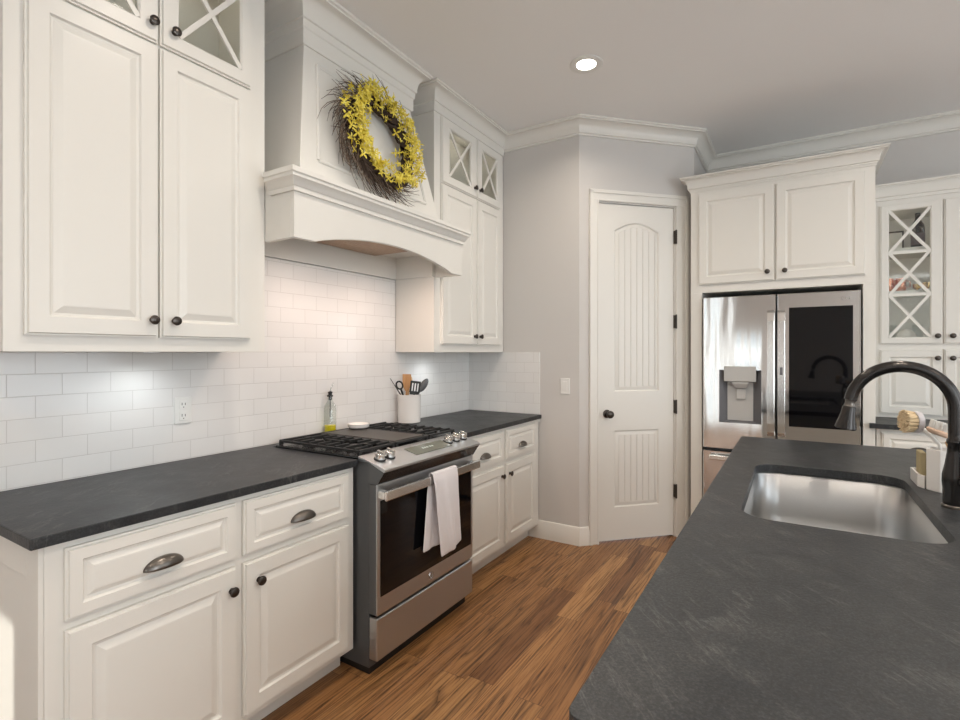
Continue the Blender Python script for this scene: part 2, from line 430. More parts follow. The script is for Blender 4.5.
def add_molding(z0, top, nm):
    m = MB(TD); n = 16; w0 = .012
    def ring(ins, y):
        xs0, xs1 = p0 + ins, p1 - ins
        pts = [(xs0, y, z0 + ins), (xs1, y, z0 + ins)]
        for t in range(n + 1):
            x = xs1 + (xs0 - xs1) * t / n; pts.append((x, y, top(x) - ins))
        return pts
    m.loops([ring(.0, yf + .0005), ring(.006, yf + .0005), ring(.014, yf + .0095), ring(.0, yf + .0105)], False, False)
    m.loops([ring(.018, yf + .0104), ring(.040, yf + .0022), ring(.0402, yf + .0104)], False, False)
    return m.build(nm, 'trim', door, smooth=40)
add_molding(1.083, lambda x: arch_top(x) + .040, 'panel_molding'); add_molding(.243, lambda x: .812, 'panel_molding')
MB(TD).lathe([(.030, 0), (.030, .004), (.024, .008), (.010, .010), (.010, .032), (.022, .038), (.028, .050), (.026, .062), (.014, .070), (0.001, .071)], (.217, yf, .930), '-y').build('door_handle', 'bronze', door, smooth=40)
for z in (.342, .970, 1.603, 2.232):
    m = MB(TD); m.box(.762, .776, -.016, -.0145 + .02, z - .048, z + .048); m.lathe([(.006, 0), (.006, .104)], (.769, -.020, z - .052), 'z', 10)
    m.build('hinge', 'bronze', door)
# subway tile
struct(MB().box(.0005, .008, -2.985, -.0005, .86, 1.374).box(.0005, .008, -2.099, -.9, 1.374, 1.846).build('backsplash_wall_left', 'tile_left'))
struct(MB().box(.0082, .631, -.008, -.0005, .86, 1.374).build('backsplash_wall_far', 'tile_far'))

# ------------------------------------------------------------------ cabinet parts (local frame: x right, y into cabinet, z up)
def rect_ring(a, b, c, d, ins, y): return (a + ins, b - ins, c + ins, d - ins, y)
def raised_door(T, a, b, c, d, t=.02, fw=.056, name='door', parent=None, field=.021):
    m = MB(T); q = lambda i, y: rect_ring(a, b, c, d, i, y)
    m.rings([q(0, -.0005), q(0, -t * .62), q(.005, -t * .62), q(.008, -t), q(fw, -t), q(fw + .005, -t + .0075), q(fw + .012, -t + .009), q(fw + .012 + field, -t + .0015), q(fw + .016 + field, -t + .001)])
    return m.build(name, 'cab', parent, bevel=0)
def drawer_front(T, a, b, c, d, parent): return raised_door(T, a, b, c, d, .02, .036, 'drawer', parent, .013)
def glass_door(T, a, b, c, d, fl, fr, fb, ft, rows, parent, t=.02):
    m = MB(T); g = (a + fl, b - fr, c + fb, d - ft)
    m.loops([[(x0, y, z0), (x1, y, z0), (x1, y, z1), (x0, y, z1)] for x0, x1, z0, z1, y in
        ((a, b, c, d, -.0005), (a, b, c, d, -t * .62), (a + .005, b - .005, c + .005, d - .005, -t * .62), (a + .008, b - .008, c + .008, d - .008, -t),
         (g[0] - .006, g[1] + .006, g[2] - .006, g[3] + .006, -t), (*g, -t + .007), (*g, -.0005), (a, b, c, d, -.0005))], False, False)
    o = m.build('glass_door', 'cab', parent)
    MB(T).box(g[0] - .004, g[1] + .004, -.0085, -.0055, g[2] - .004, g[3] + .004).build('glass_pane', 'glass', o)
    m = MB(T); hw = .009; n = rows; hh = (g[3] - g[2]) / n
    for i in range(n):
        z0, z1 = g[2] + i * hh, g[2] + (i + 1) * hh
        for (xa, za), (xb, zb) in (((g[0], z0), (g[1], z1)), ((g[0], z1), (g[1], z0))):
            dx, dz = xb - xa, zb - za; l = math.hypot(dx, dz); nx, nz = -dz / l * hw, dx / l * hw
            m.prism_y([(xa + nx, za + nz), (xa - nx, za - nz), (xb - nx, zb - nz), (xb + nx, zb + nz)], -t + (.002 if (zb > za) else .0022), -.009)
        if i: m.box(g[0], g[1], -t + .0024, -.0092, z0 - .010, z0 + .010)
    m.build('mullion', 'cab', o)
    return o
def knob(T, x, z, parent, y=-.02, s=1.0):
    return MB(T).lathe([(.010 * s, 0), (.010 * s, .003), (.006, .005), (.006, .010), (.013 * s, .013), (.0165 * s, .018), (.0155 * s, .022), (.0085 * s, .0255), (.001, .026)], (x, y, z), '-y', 18).build('knob', 'bronze', parent, smooth=45)
def cup_pull(T, x, z, parent, y=-.02, W=.112):
    m = MB(T); nt_, nf = 18, 8; vs_ = []
    for i in range(nt_ + 1):
        th = math.pi * i / nt_
        for j in range(nf + 1):
            ph = (math.pi / 2) * j / nf; r = math.sin(th)
            vs_.append((x + W / 2 * math.cos(th), y - .001 - .026 * r * math.cos(ph), z - .014 + .031 * r * math.sin(ph)))
    fs = [(i * (nf + 1) + j, i * (nf + 1) + j + 1, (i + 1) * (nf + 1) + j + 1, (i + 1) * (nf + 1) + j) for i in range(nt_) for j in range(nf)]
    m.add(vs_, fs)
    o = m.build('cup_pull', 'pull', parent, smooth=60, solid=.003); return o

# ------------------------------------------------------------------ base cabinets of the range wall
def base_unit(Y0, Y1, label, drs, drz, dors, dz, knobs, pulls, end=False):
    XF = .622
    t = thing('base_cabinet', label, 'cabinet', (0, (Y0 + Y1) / 2, 0), 90, None)
    T = frame(XF, Y0, 0, 90); W = Y1 - Y0; X = lambda Y: Y - Y0
    MB(T).box(0, W, 0, XF - .002, .098, .883).build('body', 'cab', t, bevel=.002)
    MB(T).box(.012 if end else 0, W, .080, XF - .002, 0, .0975).build('toe_kick', 'cab', t)
    for (a, b), pz in zip(drs, pulls):
        d = drawer_front(T, X(a), X(b), *drz, t); cup_pull(T, X((a + b) / 2), pz, d)
    for (a, b), kx in zip(dors, knobs):
        d = raised_door(T, X(a), X(b), *dz, parent=t); knob(T, X(kx), .577, d)
    if end:
        m = MB(frame(0, Y0, 0, 0))
        for a, b, c, d in ((.03, .10, .098, .883), (.545, .622, .098, .883), (.10, .545, .098, .20), (.10, .545, .79, .883)):
            m.box(a, b, -.012, -.0002, c, d)
        m.build('end_panel', 'cab', t, bevel=.002)
    return t
base_unit(-2.949, -1.882, 'white base cabinet left of the range, two drawers over two doors',
          [(-2.909, -2.432), (-2.406, -1.920)], (.675, .864), [(-2.909, -2.432), (-2.406, -1.920)], (.122, .650), (-2.455, -2.352), (.752, .752), True)
base_unit(-1.108, -.009, 'white base cabinet in the corner right of the range, under the short dark counter',
          [(-1.052, -.574), (-.533, -.093)], (.672, .864), [(-1.052, -.574), (-.533, -.093)], (.122, .645), (-.600, -.496), (.746, .746))

def fill_slab(outer, holes, z0, z1):
    bm = bmesh.new(); edges = []
    for lp in [outer] + holes:
        vs_ = [bm.verts.new((x, y, z1)) for x, y in lp]
        edges += [bm.edges.new((vs_[i], vs_[(i + 1) % len(vs_)])) for i in range(len(vs_))]
    bmesh.ops.triangle_fill(bm, use_beauty=True, use_dissolve=False, edges=edges)
    r = bmesh.ops.extrude_face_region(bm, geom=list(bm.faces))
    for g in r['geom']:
        if isinstance(g, bmesh.types.BMVert): g.co.z = z0
    bmesh.ops.recalc_face_normals(bm, faces=bm.faces)
    bm.verts.index_update()
    out = MB(); out.add([tuple(v.co) for v in bm.verts], [tuple(v.index for v in f.verts) for f in bm.faces]); bm.free(); return out
def rrect(x0, x1, y0, y1, r, n=8):
    p = []
    for cx, cy, a0 in ((x1 - r, y1 - r, 0), (x0 + r, y1 - r, 90), (x0 + r, y0 + r, 180), (x1 - r, y0 + r, 270)):
        for i in range(n + 1):
            a = R(a0 + 90 * i / n); p.append((cx + r * math.cos(a), cy + r * math.sin(a)))
    return p
ct = fill_slab([(.0085, -2.985), (.648, -2.985), (.648, -1.881), (.080, -1.881), (.080, -1.109), (.648, -1.109), (.648, -.0085), (.0085, -.0085)], [], .885, .914).build('countertop', 'stone', bevel=.003, seg=2, origin=(.3, -1.5, .885))
tag(ct, 'dark honed stone countertop along the tiled wall, cut out around the range', 'countertop')

# ------------------------------------------------------------------ upper cabinets of the range wall
def upper_unit(Y0, Y1, label, doors, gl, knobs, side_open):
    XF = .322; t = thing('upper_cabinet', label, 'cabinet', (0, (Y0 + Y1) / 2, 1.375), 90)
    T = frame(XF, Y0, 0, 90); W = Y1 - Y0; X = lambda Y: Y - Y0; dp = XF - .0095
    m = MB(T); m.box(0, W, 0, dp, 1.375, 2.47)
    m.box(0, .018, .02, dp, 2.4699, 2.99); m.box(W - .018, W, .02, dp, 2.4699, 2.99)
    m.box(.018, W - .018, dp - .01, dp, 2.4699, 2.99); m.box(0, W, .0205, dp, 2.99, CEIL - .004)
    xa, xb, xc, xd = X(doors[0][0]), X(doors[0][1]), X(doors[1][0]), X(doors[1][1])
    m.box(0, xa + .02, 0, .02, 2.4702, 2.8598); m.box(xd - .02, W, 0, .02, 2.4702, 2.8598); m.box(xb - .02, xc + .02, 0, .02, 2.4702, 2.8598)
    m.box(0, W, .0, .02, 2.86, CEIL - .004)
    m.build('body', 'cab', t)
    for i, (a, b) in enumerate(doors):
        d = raised_door(T, X(a), X(b), 1.424, 2.446, parent=t); knob(T, X(knobs[i]), 1.485, d)
        g0, g1 = gl[i]
        d = glass_door(T, X(a), X(b), 2.456, 2.878, g0 - a, b - g1, .060, .060, 1, t); knob(T, X(knobs[i]), 2.520, d)
    c = crown_prof(2.93, CEIL - .002, .088)
    c = [(0, 2.885), (.008, 2.885), (.008, 2.905), (.012, 2.93)] + c[1:]
    path = [(0.02, Y0), (XF, Y0), (XF, Y1)] if side_open == 'L' else [(XF, Y0), (XF, Y1)]
    if side_open == 'B': path = [(.02, Y0), (XF, Y0), (XF, Y1), (.36, Y1)][:3]
    MB().sweep(c, path, 1).build('crown_molding', 'cab', t, smooth=35)
    return t
UL = upper_unit(-2.945, -2.100, 'tall white upper cabinet left of the hood, solid doors below glass doors with an X', [(-2.900, -2.535), (-2.527, -2.172)],
           [(-2.83, -2.60), (-2.462, -2.221)], (-2.556, -2.482), 'B')
UR = upper_unit(-.8986, -.009, 'tall white upper cabinet in the corner right of the hood, partly behind its shelf', [(-.835, -.420), (-.412, -.075)],
           [(-.752, -.494), (-.348, -.132)], (-.452, -.380), 'L')
def inside_fill(parent, pts, z, e):  # added lamps and glowing discs that brighten the interiors, not known fixtures
    for x, y in pts:
        MB().lathe([(.022, z - .004), (.024, z - .0003)], (x, y, 0), 'z', 16).build('fill_disc', 'glow_fill', parent)
        l = bpy.data.lights.new('fill_light', 'POINT'); l.energy = e; l.color = (1, .92, .78); l.shadow_soft_size = .03
        o = bpy.data.objects.new('fill_light', l); COL.objects.link(o); o.parent = parent
        o.matrix_parent_inverse = ROOTM[parent.name].inverted(); o.location = (x, y, z - .035)
inside_fill(UL, [(.15, -2.70), (.15, -2.36)], 2.99, .34); inside_fill(UR, [(.15, -.62), (.15, -.25)], 2.99, .34)
# puck lights fixed below the upper cabinets
for Y, lab in ((-2.47, 'small round puck light under the left upper cabinet'), (-.62, 'small round puck light under the corner upper cabinet')):
    t = thing('puck_light', lab, 'light', (.16, Y, 1.3725), 0)
    MB().lathe([(.033, 1.3732), (.034, 1.3747)], (.16, Y, 0), 'z', 20).build('housing', 'white_plastic', t, smooth=40)
    MB().lathe([(.026, 1.3725), (.026, 1.3731)], (.16, Y, 0), 'z', 20).build('lens', 'bulb_cool', t)
    l = bpy.data.lights.new('puck_lamp', 'SPOT'); l.energy = 4.5; l.color = (.93, .98, 1); l.spot_size = R(165); l.spot_blend = .9; l.shadow_soft_size = .03
    o = bpy.data.objects.new('puck_lamp', l); COL.objects.link(o); o.parent = t; o.location = (0, 0, -.004)

# ------------------------------------------------------------------ range hood
HC = -1.494
hood = thing('range_hood', 'white wooden range hood with arched mantel shelf between the two upper cabinets', 'range hood', (.01, HC, 1.842), 90)
def hb(x0, x1, y0, y1, z0, z1, m): m.box(x0, x1, y0, y1, z0, z1)
HY0, HY1, HX, LY1 = -2.0985, -.868, .511, -.9005
m = MB(frame(HX, HY0, 0, 90)); Wd = HY1 - HY0
archp = [(Wd - .11, 1.842)] + [(Wd - .11 - (Wd - .22) * t / 24, 1.842 + .072 * math.sin(math.pi * t / 24) ** .8) for t in range(1, 24)] + [(.11, 1.842)]
m.prism_y([(0, 1.842), (0, 2.09), (Wd, 2.09), (Wd, 1.842)] + archp, 0, .022)
for a, b in ((0, .02), (Wd - .02, Wd)):
    m.box(a, b, .022, HX - .3228, 1.842, 2.09)
m.box(.003, Wd - .003, .0225, HX - .010, 2.086, 2.098)
m.build('mantel', 'cab', hood, bevel=.002)
m = MB()
m.box(.010, HX - .023, HY0 + .021, LY1 - .001, 1.985, 1.999)         # inner soffit
m.box(.010, .028, HY0 + .001, LY1 - .001, 1.848, 1.985)              # board above the tile
m.box(.028, .321, HY0 + .001, HY0 + .015, 1.848, 1.985); m.box(.028, .321, LY1 - .015, LY1 - .001, 1.848, 1.985)
m.build('liner', 'cab', hood)
mp = [(0, 2.030), (.010, 2.030), (.010, 2.048), (.016, 2.052), (.020, 2.062), (.030, 2.076), (.036, 2.080), (.036, 2.092), (.042, 2.096), (.042, 2.116), (0, 2.116)]
mp = [(o + .0003, z) for o, z in mp]
MB().sweep(mp, [(.365, HY0), (HX, HY0), (HX, HY1), (.365, HY1)], 1).build('mantel_molding', 'cab', hood, smooth=35)
MB().box(.365, HX, HY0, HY1, 2.099, 2.1155).box(.012, .365, HY0 + .004, LY1 - .004, 2.099, 2.1155).build('mantel_shelf', 'cab', hood)
zb, zt = 2.1158, 2.82; hb_, ht_ = .515, .383; xb, xt = .433, .300
m = MB(); 
m.loops([[(.01, HC - hb_, zb), (xb, HC - hb_, zb), (xb, HC + hb_, zb), (.01, HC + hb_, zb)], [(.01, HC - ht_, zt), (xt, HC - ht_, zt), (xt, HC + ht_, zt), (.01, HC + ht_, zt)],
         [(.01, HC - ht_, CEIL - .004), (xt, HC - ht_, CEIL - .004), (xt, HC + ht_, CEIL - .004), (.01, HC + ht_, CEIL - .004)]])
m.build('chimney', 'cab', hood, bevel=.003)
c = crown_prof(2.895, CEIL - .002, .088, .012)
c = [(0.0005, 2.800), (.012, 2.800), (.016, 2.806), (.016, 2.870), (.022, 2.876), (.022, 2.888)] + c[1:-1] + [(.0005, CEIL - .002)]
MB().sweep(c, [(.012, HC - ht_), (xt, HC - ht_), (xt, HC + ht_), (.012, HC + ht_)], 1).build('crown_molding', 'cab', hood, smooth=35)
# raised frame on the sloping chimney front
def cf(u, z, out=0.0):      # u in -1..1 across the front, height z
    k = (z - zb) / (zt - zb); h = hb_ + (ht_ - hb_) * k; x = xb + (xt - xb) * k
    return (x + out, HC + u * h, z + out * .19)
def framebar(p, q, wdt=.020, th=.010):
    m = MB(); a, b = Vector(p), Vector(q); d = (b - a).normalized(); n = Vector((1, 0, .19)).normalized(); s_ = d.cross(n)
    lo = []
    for pt in (a, b):
        lo.append([tuple(pt + s_ * (wdt * o) + n * (th * hh)) for o, hh in ((-.5, .03), (-.5, .5), (-.2, 1), (.1, 1), (.3, .6), (.5, .4), (.5, .03))])
    m.loops(lo); return m
for (u0, z0), (u1, z1) in (((-.80, 2.24), (-.80, 2.73)), ((.80, 2.73), (.80, 2.24)), ((-.80, 2.73), (.80, 2.73)), ((.80, 2.24), (-.80, 2.24))):
    framebar(cf(u0, z0), cf(u1, z1)).build('panel_molding', 'cab', hood)
m = MB(); m.box(.05, .46, -1.85, -1.14, 1.966, 1.9845)
vf = m.build('vent_insert', 'steel_bright', hood, bevel=.003)
m = MB(); m.box(.075, .375, -1.825, -1.165, 1.958, 1.9655); m.build('filter', 'filter', vf)
for Y in (-1.75, -1.25):
    MB().lathe([(.03, 1.953), (.03, 1.9578)], (.42, Y, 0), 'z', 16).build('lamp', 'bulb', vf)
    l = bpy.data.lights.new('hood_lamp', 'SPOT'); l.energy = 12; l.color = (1, .76, .63); l.spot_size = R(165); l.spot_blend = .8; l.shadow_soft_size = .03
    o = bpy.data.objects.new('hood_lamp', l); COL.objects.link(o); o.parent = hood
    o.matrix_parent_inverse = ROOTM[hood.name].inverted(); o.location = (.40, Y, 1.945)

# ------------------------------------------------------------------ gas range
rg = thing('gas_range', 'stainless slide-in gas range with black grates and a glass oven door', 'range', (.4, -1.495, 0), 90)
G0, G1 = -1.872, -1.118
MB().box(.10, .700, G0 + .004, G1 - .004, .03, .905).build('body', 'darkgrey', rg, bevel=.002)
MB().box(.14, .665, G0 + .01, G1 - .01, .002, .0299).box(.62, .70, G0 + .006, G1 - .006, .004, .0299).build('base', 'gasket', rg)
MB().box(.088, .640, G0, G1, .9055, .922).build('cooktop', 'enamel', rg, bevel=.004)
def gframe(a, b, m, z=.948, x0=.105, x1=.630):
    h = .011
    for x in (x0, x1): m.box(x - .007, x + .007, a, b, z - h, z)
    for y in (a, b): m.box(x0, x1, y - .006, y + .006, z - h, z)
    for x in (x0, x1):
        for y in (a + .006, b - .006): m.box(x - .008, x + .008, y - .008, y + .008, .9222, z - h + .001)
def grate(a, b):
    m = MB(); gframe(a, b, m)
    n = 9
    for i in range(n):
        x = .105 + (.525) * (i + .5) / n
        for y0, y1, dd in ((a, a + .085, 1), (b - .085, b, -1)):
            pass
        m.prism_x([(a, .937), (a, .950), (a + .012, .954), (b - .012, .954), (b, .950), (b, .937)], x - .0055, x + .0055) if i in (1, 7) else None
        if i not in (1, 7):
            for ya, yb in ((a, a + .085), (b - .085, b)):
                m.prism_x([(ya, .937), (ya, .954), (yb, .954), (yb, .937)], x - .0055, x + .0055)
    cy = (a + b) / 2
    for x0_, x1_ in ((.135, .20), (.30, .42), (.535, .60)): m.box(x0_, x1_, cy - .006, cy + .006, .937, .954)
    m.build('grate', 'iron', rg, bevel=.002)
    for x in (.235, .49):
        mm = MB(); mm.lathe([(.05, .9223), (.05, .930), (.036, .932), (.036, .939), (.030, .942), (.001, .943)], (x, cy, 0), 'z', 24); mm.build('burner', 'iron', rg, smooth=40)
grate(-1.858, -1.632); grate(-1.358, -1.132)
m = MB(); gframe(-1.618, -1.372, m); m.build('grate', 'iron', rg, bevel=.002)
MB().box(.125, .612, -1.605, -1.385, .9375, .950).build('griddle', 'griddle', rg, bevel=.004)
# sloping control panel: profile in (X, Z)
prof = [(.6405, .922), (.6405, .926), (.785, .889), (.793, .884), (.792, .874), (.745, .826), (.702, .826), (.702, .905), (.6405, .9055)]
def xz(m, pts, y0, y1): m.loops([[(x, y0, z) for x, z in pts], [(x, y1, z) for x, z in pts]])
m = MB(); xz(m, [(.6405, .9056), (.6405, .927), (.784, .890), (.794, .884), (.793, .873), (.786, .871), (.700, .9055)], G0, G1); cp = m.build('control_panel', 'steel', rg, bevel=.002)
m = MB(); xz(m, [(.7005, .9045), (.785, .870), (.748, .818), (.7005, .818)], G0 + .002, G1 - .002); m.build('panel_apron', 'enamel', rg, bevel=.003)
for y0, y1 in ((G0 + .0005, G0 + .0018), (G1 - .0018, G1 - .0005)):
    m = MB(); xz(m, [(.7005, .9045), (.787, .870), (.750, .816), (.7005, .816)], y0, y1); m.build('apron_side', 'darkgrey', rg)
sl = -(.927 - .890) / (.784 - .6405)
def on_panel(x): return .927 + (x - .6405) * sl
PN = Vector((-sl, 0, 1)).normalized(); PA = math.atan2(-sl, 1)
Tp = lambda x, y: Matrix.Translation((x, y, on_panel(x))) @ Matrix.Rotation(PA, 4, 'Y')
MB(Tp(.715, -1.468)).box(-.040, .040, -.145, .145, .0003, .003).build('display', 'lcd', cp, bevel=.001)
for dy in (-.045, -.028, -.011, .012, .03): MB(Tp(.712, -1.468)).box(-.006, .006, dy - .005, dy + .005, .0031, .0036).build('digit', emis('digit_glow', (.9, .95, .85), .8), cp)
for y in (-1.815, -1.752, -1.303, -1.236, -1.170):
    m = MB(Tp(.712, y)); m.lathe([(.026, .0003), (.026, .005), (.023, .006)], n=24); m.build('knob_ring', 'gasket', cp, smooth=40)
    m = MB(Tp(.712, y)); m.lathe([(.0225, .006), (.0215, .026), (.019, .029), (.001, .030)], n=24); m.box(-.021, .021, -.006, .006, .0295, .038)
    m.build('knob', 'steel_bright', cp, smooth=35, bevel=.0015)
# oven door
od = MB().box(.7015, .741, G0 + .002, G1 - .002, .262, .815).build('oven_door', 'darkgrey', rg, bevel=.003)
MB().box(.7412, .748, G0 + .002, G1 - .002, .262, .815).build('steel_front', 'steel', od, bevel=.002)
MB().box(.7481, .7505, G0 + .022, G1 - .022, .337, .745).build('window', 'blackglass', od, bevel=.0008)
MB().box(.787, .801, G0 + .004, G1 - .004, .752, .796).build('handle', 'steel_bright', od, bevel=.005)
for a, b in ((G0 + .006, G0 + .036), (G1 - .036, G1 - .006)): MB().box(.7482, .7868, a, b, .758, .790).build('handle_bracket', 'steel_bright', od, bevel=.003)
# round emblem of the maker on the door's lower rail
m = MB(); cy, cz = -1.495, .300
def ringpts(r, n=28): return [(.7493, cy + r * math.cos(2 * math.pi * i / n), cz + r * math.sin(2 * math.pi * i / n)) for i in range(n + 1)]
m.tube(ringpts(.017), .0011, 5, False)
m.tube([(.7493, cy - .002 + .0065 * math.cos(a) - .004, cz + .009 * math.sin(a)) for a in [R(40 + 30 * i) for i in range(10)]], .0011, 5)
m.tube([(.7493, cy + .006 + .005 * math.cos(a), cz + .0045 + .0042 * math.sin(a)) for a in [R(10 + 28 * i) for i in range(9)]], .0010, 5)
m.tube([(.7493, cy + .006 + .0055 * math.cos(a), cz - .0045 + .0048 * math.sin(a)) for a in [R(100 + 28 * i) for i in range(9)]], .0010, 5)
m.build('emblem', 'chrome', od)
MB().box(.7015, .748, G0 + .002, G1 - .002, .070, .250).build('drawer', 'steel', rg, bevel=.006)

# towel over the oven handle
def towel():
    m = MB(); prof = []
    zb_, zf_ = .445, .408
    for i in range(15): prof.append((.782, zb_ + (.775 - zb_) * i / 14))
    for i in range(9):
        a = math.pi * (1 - i / 8); prof.append((.794 + .0125 * math.cos(a), .7975 + .011 * math.sin(a)))
    for i in range(1, 17): prof.append((.8065, .79 - (.79 - zf_) * i / 16))
    nu = 22; vs_ = []
    for j, (x, z) in enumerate(prof):
        s_ = max(0, .79 - z)
        front = j > 18
        for i in range(nu + 1):
            u = i / nu; k_ = min(1, s_ / .38)
            if front: y = (-1.558 + .060 * k_) + u * (.200 - .030 * k_)
            else: y = (-1.558 - .045 * k_) + u * .200
            wv = .007 * min(1, s_ * 4) * math.sin(u * 9 + 1 + (2 if front else 0)) + .004 * min(1, s_ * 3) * math.sin(u * 17 + z * 9)
            zz = z - (.010 * math.sin(u * 3.2 + .4) * min(1, s_ * 3) if front else .0) + (.02 * u - .005) * (1 if s_ > .25 and front else 0)
            xx = x + (max(wv, -.002) + (.006 if s_ > .02 else 0) if front else (min(wv * .6, .003) - (.004 if s_ > .05 else 0)))
            vs_.append((xx, y, zz))
    fs = [(j * (nu + 1) + i, j * (nu + 1) + i + 1, (j + 1) * (nu + 1) + i + 1, (j + 1) * (nu + 1) + i) for j in range(len(prof) - 1) for i in range(nu)]
    m.add(vs_, fs); return m
tw = towel().build('dish_towel', 'towel', smooth=80, solid=.004, sub=1, origin=(.795, -1.475, .78))
tag(tw, 'white cotton towel hanging over the oven door handle', 'towel')

# things on the cooktop and behind it
m = MB(); m.lathe([(.001, .0), (.045, .0), (.057, .008), (.061, .026), (.057, .0265), (.050, .012), (.042, .008), (.001, .007)], (.17, -1.395, .9512), 'z', 32)
o = m.build('spoon_rest', 'ceramic', smooth=40, origin=(.17, -1.395, .9512)); tag(o, 'round white spoon rest on the griddle between the grates', 'spoon rest')
bx, by, bz = .046, -1.489, .9147
t = thing('oil_bottle', 'clear glass bottle with a little yellow oil and a pour spout behind the range', 'bottle', (bx, by, bz))
MB().lathe([(.028, 0), (.034, .004), (.034, .145), (.030, .165), (.018, .182), (.014, .190), (.014, .212), (.011, .212), (.011, .188), (.027, .163), (.031, .144), (.031, .006), (.001, .005)], (bx, by, bz), 'z', 24, False, False).build('glass_body', 'glass', t, smooth=40)
MB().lathe([(.001, .006), (.0305, .007), (.0305, .056), (.001, .0562)], (bx, by, bz), 'z', 24).build('oil', 'oil', t, smooth=40)
MB().lathe([(.009, .195), (.009, .213), (.016, .2135), (.016, .221), (.010, .224), (.010, .232), (.013, .234), (.013, .240), (.004, .243)], (bx, by, bz), 'z', 16).build('stopper', 'gasket', t, smooth=40)
MB().tube([(bx, by, bz + .10), (bx, by, bz + .196)], .0025, 6).build('inner_tube', 'gasket', t)
MB().tube([(bx, by, bz + .243), (bx + .003, by + .004, bz + .262), (bx + .008, by + .014, bz + .292)], [.004, .003, .002], 8).build('spout', 'steel_bright', t)
cx_, cy_, cz_ = .092, -.862, .9147
m = MB(); m.lathe([(.066, 0), (.0745, .005), (.0755, .176), (.077, .182), (.074, .185), (.069, .181), (.069, .012), (.001, .010)], (cx_, cy_, cz_), 'z', 32)
o = m.build('utensil_crock', 'ceramic', smooth=40, origin=(cx_, cy_, cz_)); tag(o, 'white ceramic crock holding cooking utensils beside the range', 'crock')
# utensils: each leans in the crock. Built along a direction from a foot inside it
def utensil(name, label, cat, foot, top, parts):
    a = Vector((cx_ + foot[0], cy_ + foot[1], cz_ + .016)); b = Vector((cx_ + top[0], cy_ + top[1], cz_ + top[2]))
    zax = (b - a).normalized(); view = Vector((2.24 - cx_, -3.48 - cy_, .2)).normalized()
    xax = view.cross(zax).normalized() * 1; yax = zax.cross(xax)
    T = Matrix(((xax.x, yax.x, zax.x, a.x), (xax.y, yax.y, zax.y, a.y), (xax.z, yax.z, zax.z, a.z), (0, 0, 0, 1)))
    t = thing(name, label, cat, tuple(a)); H = (b - a).length
    for pn, mt, fn in parts:
        m = MB(T); fn(m, H); m.build(pn, mt, t, smooth=40)
    return t
def handle(r0=.005, r1=.006, cut=.08):
    return lambda m, H: m.tube([(0, 0, 0), (0, 0, (H - cut) * .5), (0, 0, H - cut + .004)], [r0, r1, r0], 8)
def flat(pts, th=.004): return lambda m, H: m.prism_y([(x, H + z) for x, z in pts], -th / 2, th / 2)
def oval(w, h, drop, cup=.006):
    def f(m, H):
        loops = []
        for k in range(11):
            a = math.pi * k / 10; z = H - h / 2 - drop - h / 2 * math.cos(a) * -1 if False else H - h + h * (1 - math.cos(a)) / 2
            ww = max(.002, w / 2 * math.sin(a)); c = cup * math.sin(a)
            loops.append([(-ww, 0, z), (-ww * .6, c, z), (0, c * 1.3, z), (ww * .6, c, z), (ww, 0, z), (ww * .6, c + .003, z), (0, c * 1.3 + .003, z), (-ww * .6, c + .003, z)])
        m.loops(loops)
    return f
utensil('skewer', 'thin dark stick leaning far left out of the white crock', 'utensil', (.030, .042, 0), (-.048, -.128, .292), [('stick', 'frame', lambda m, H: m.tube([(0, 0, 0), (0, 0, H * .6), (0, 0, H)], [.0045, .004, .0015], 8))])
def ringhead(m, H): m.tube([(.020 * math.cos(a), 0, H - .026 + .026 * math.sin(a)) for a in [2 * math.pi * i / 20 for i in range(21)]], .0055, 8, False)
utensil('kitchen_scissors', 'black ring-handled tool between the dark stick and the wooden spatula', 'utensil', (.0, .030, 0), (-.036, -.066, .270), [('shank', 'gasket', handle(.006, .008, .05)), ('finger_ring', 'gasket', ringhead)])
utensil('wooden_spatula', 'square-topped brown wooden spatula standing in the crock', 'utensil', (-.03, .005, 0), (-.028, .012, .315), [('handle', 'lightwood', handle(.006, .007, .10)), ('blade', 'lightwood', flat([(-.010, -.11), (-.027, -.075), (-.028, 0), (.028, 0), (.027, -.075), (.010, -.11)], .006))])
utensil('wooden_spoon', 'pale wooden spoon behind the slotted turner in the crock', 'utensil', (-.035, .015, 0), (-.036, .050, .305), [('handle', 'palewood', handle(.005, .006, .05)), ('bowl', 'palewood', oval(.042, .07, 0))])
def slots(m, H):
    pts = [(-.020, -.085), (-.034, -.02), (-.036, 0), (.036, 0), (.034, -.02), (.020, -.085)]
    m.box(-.034, -.022, -.002, .002, H - .075, H); m.box(.022, .034, -.002, .002, H - .075, H); m.box(-.034, .034, -.0021, .0021, H - .014, H + .001)
    m.box(-.030, .030, -.0021, .0021, H - .088, H - .066); m.box(-.013, -.005, -.002, .002, H - .07, H - .01); m.box(.005, .013, -.002, .002, H - .07, H - .01)
utensil('slotted_turner', 'black slotted turner leaning at the front of the crock', 'utensil', (.020, -.005, 0), (.036, .026, .270), [('handle', 'gasket', handle(.005, .007, .085)), ('slotted_blade', 'gasket', slots)])
utensil('serving_spoon', 'dark spoon leaning right out of the white crock', 'utensil', (-.034, -.028, 0), (.094, .076, .286), [('handle', 'darkgrey', handle(.004, .005, .09)), ('bowl', 'darkgrey', oval(.045, .10, 0))])

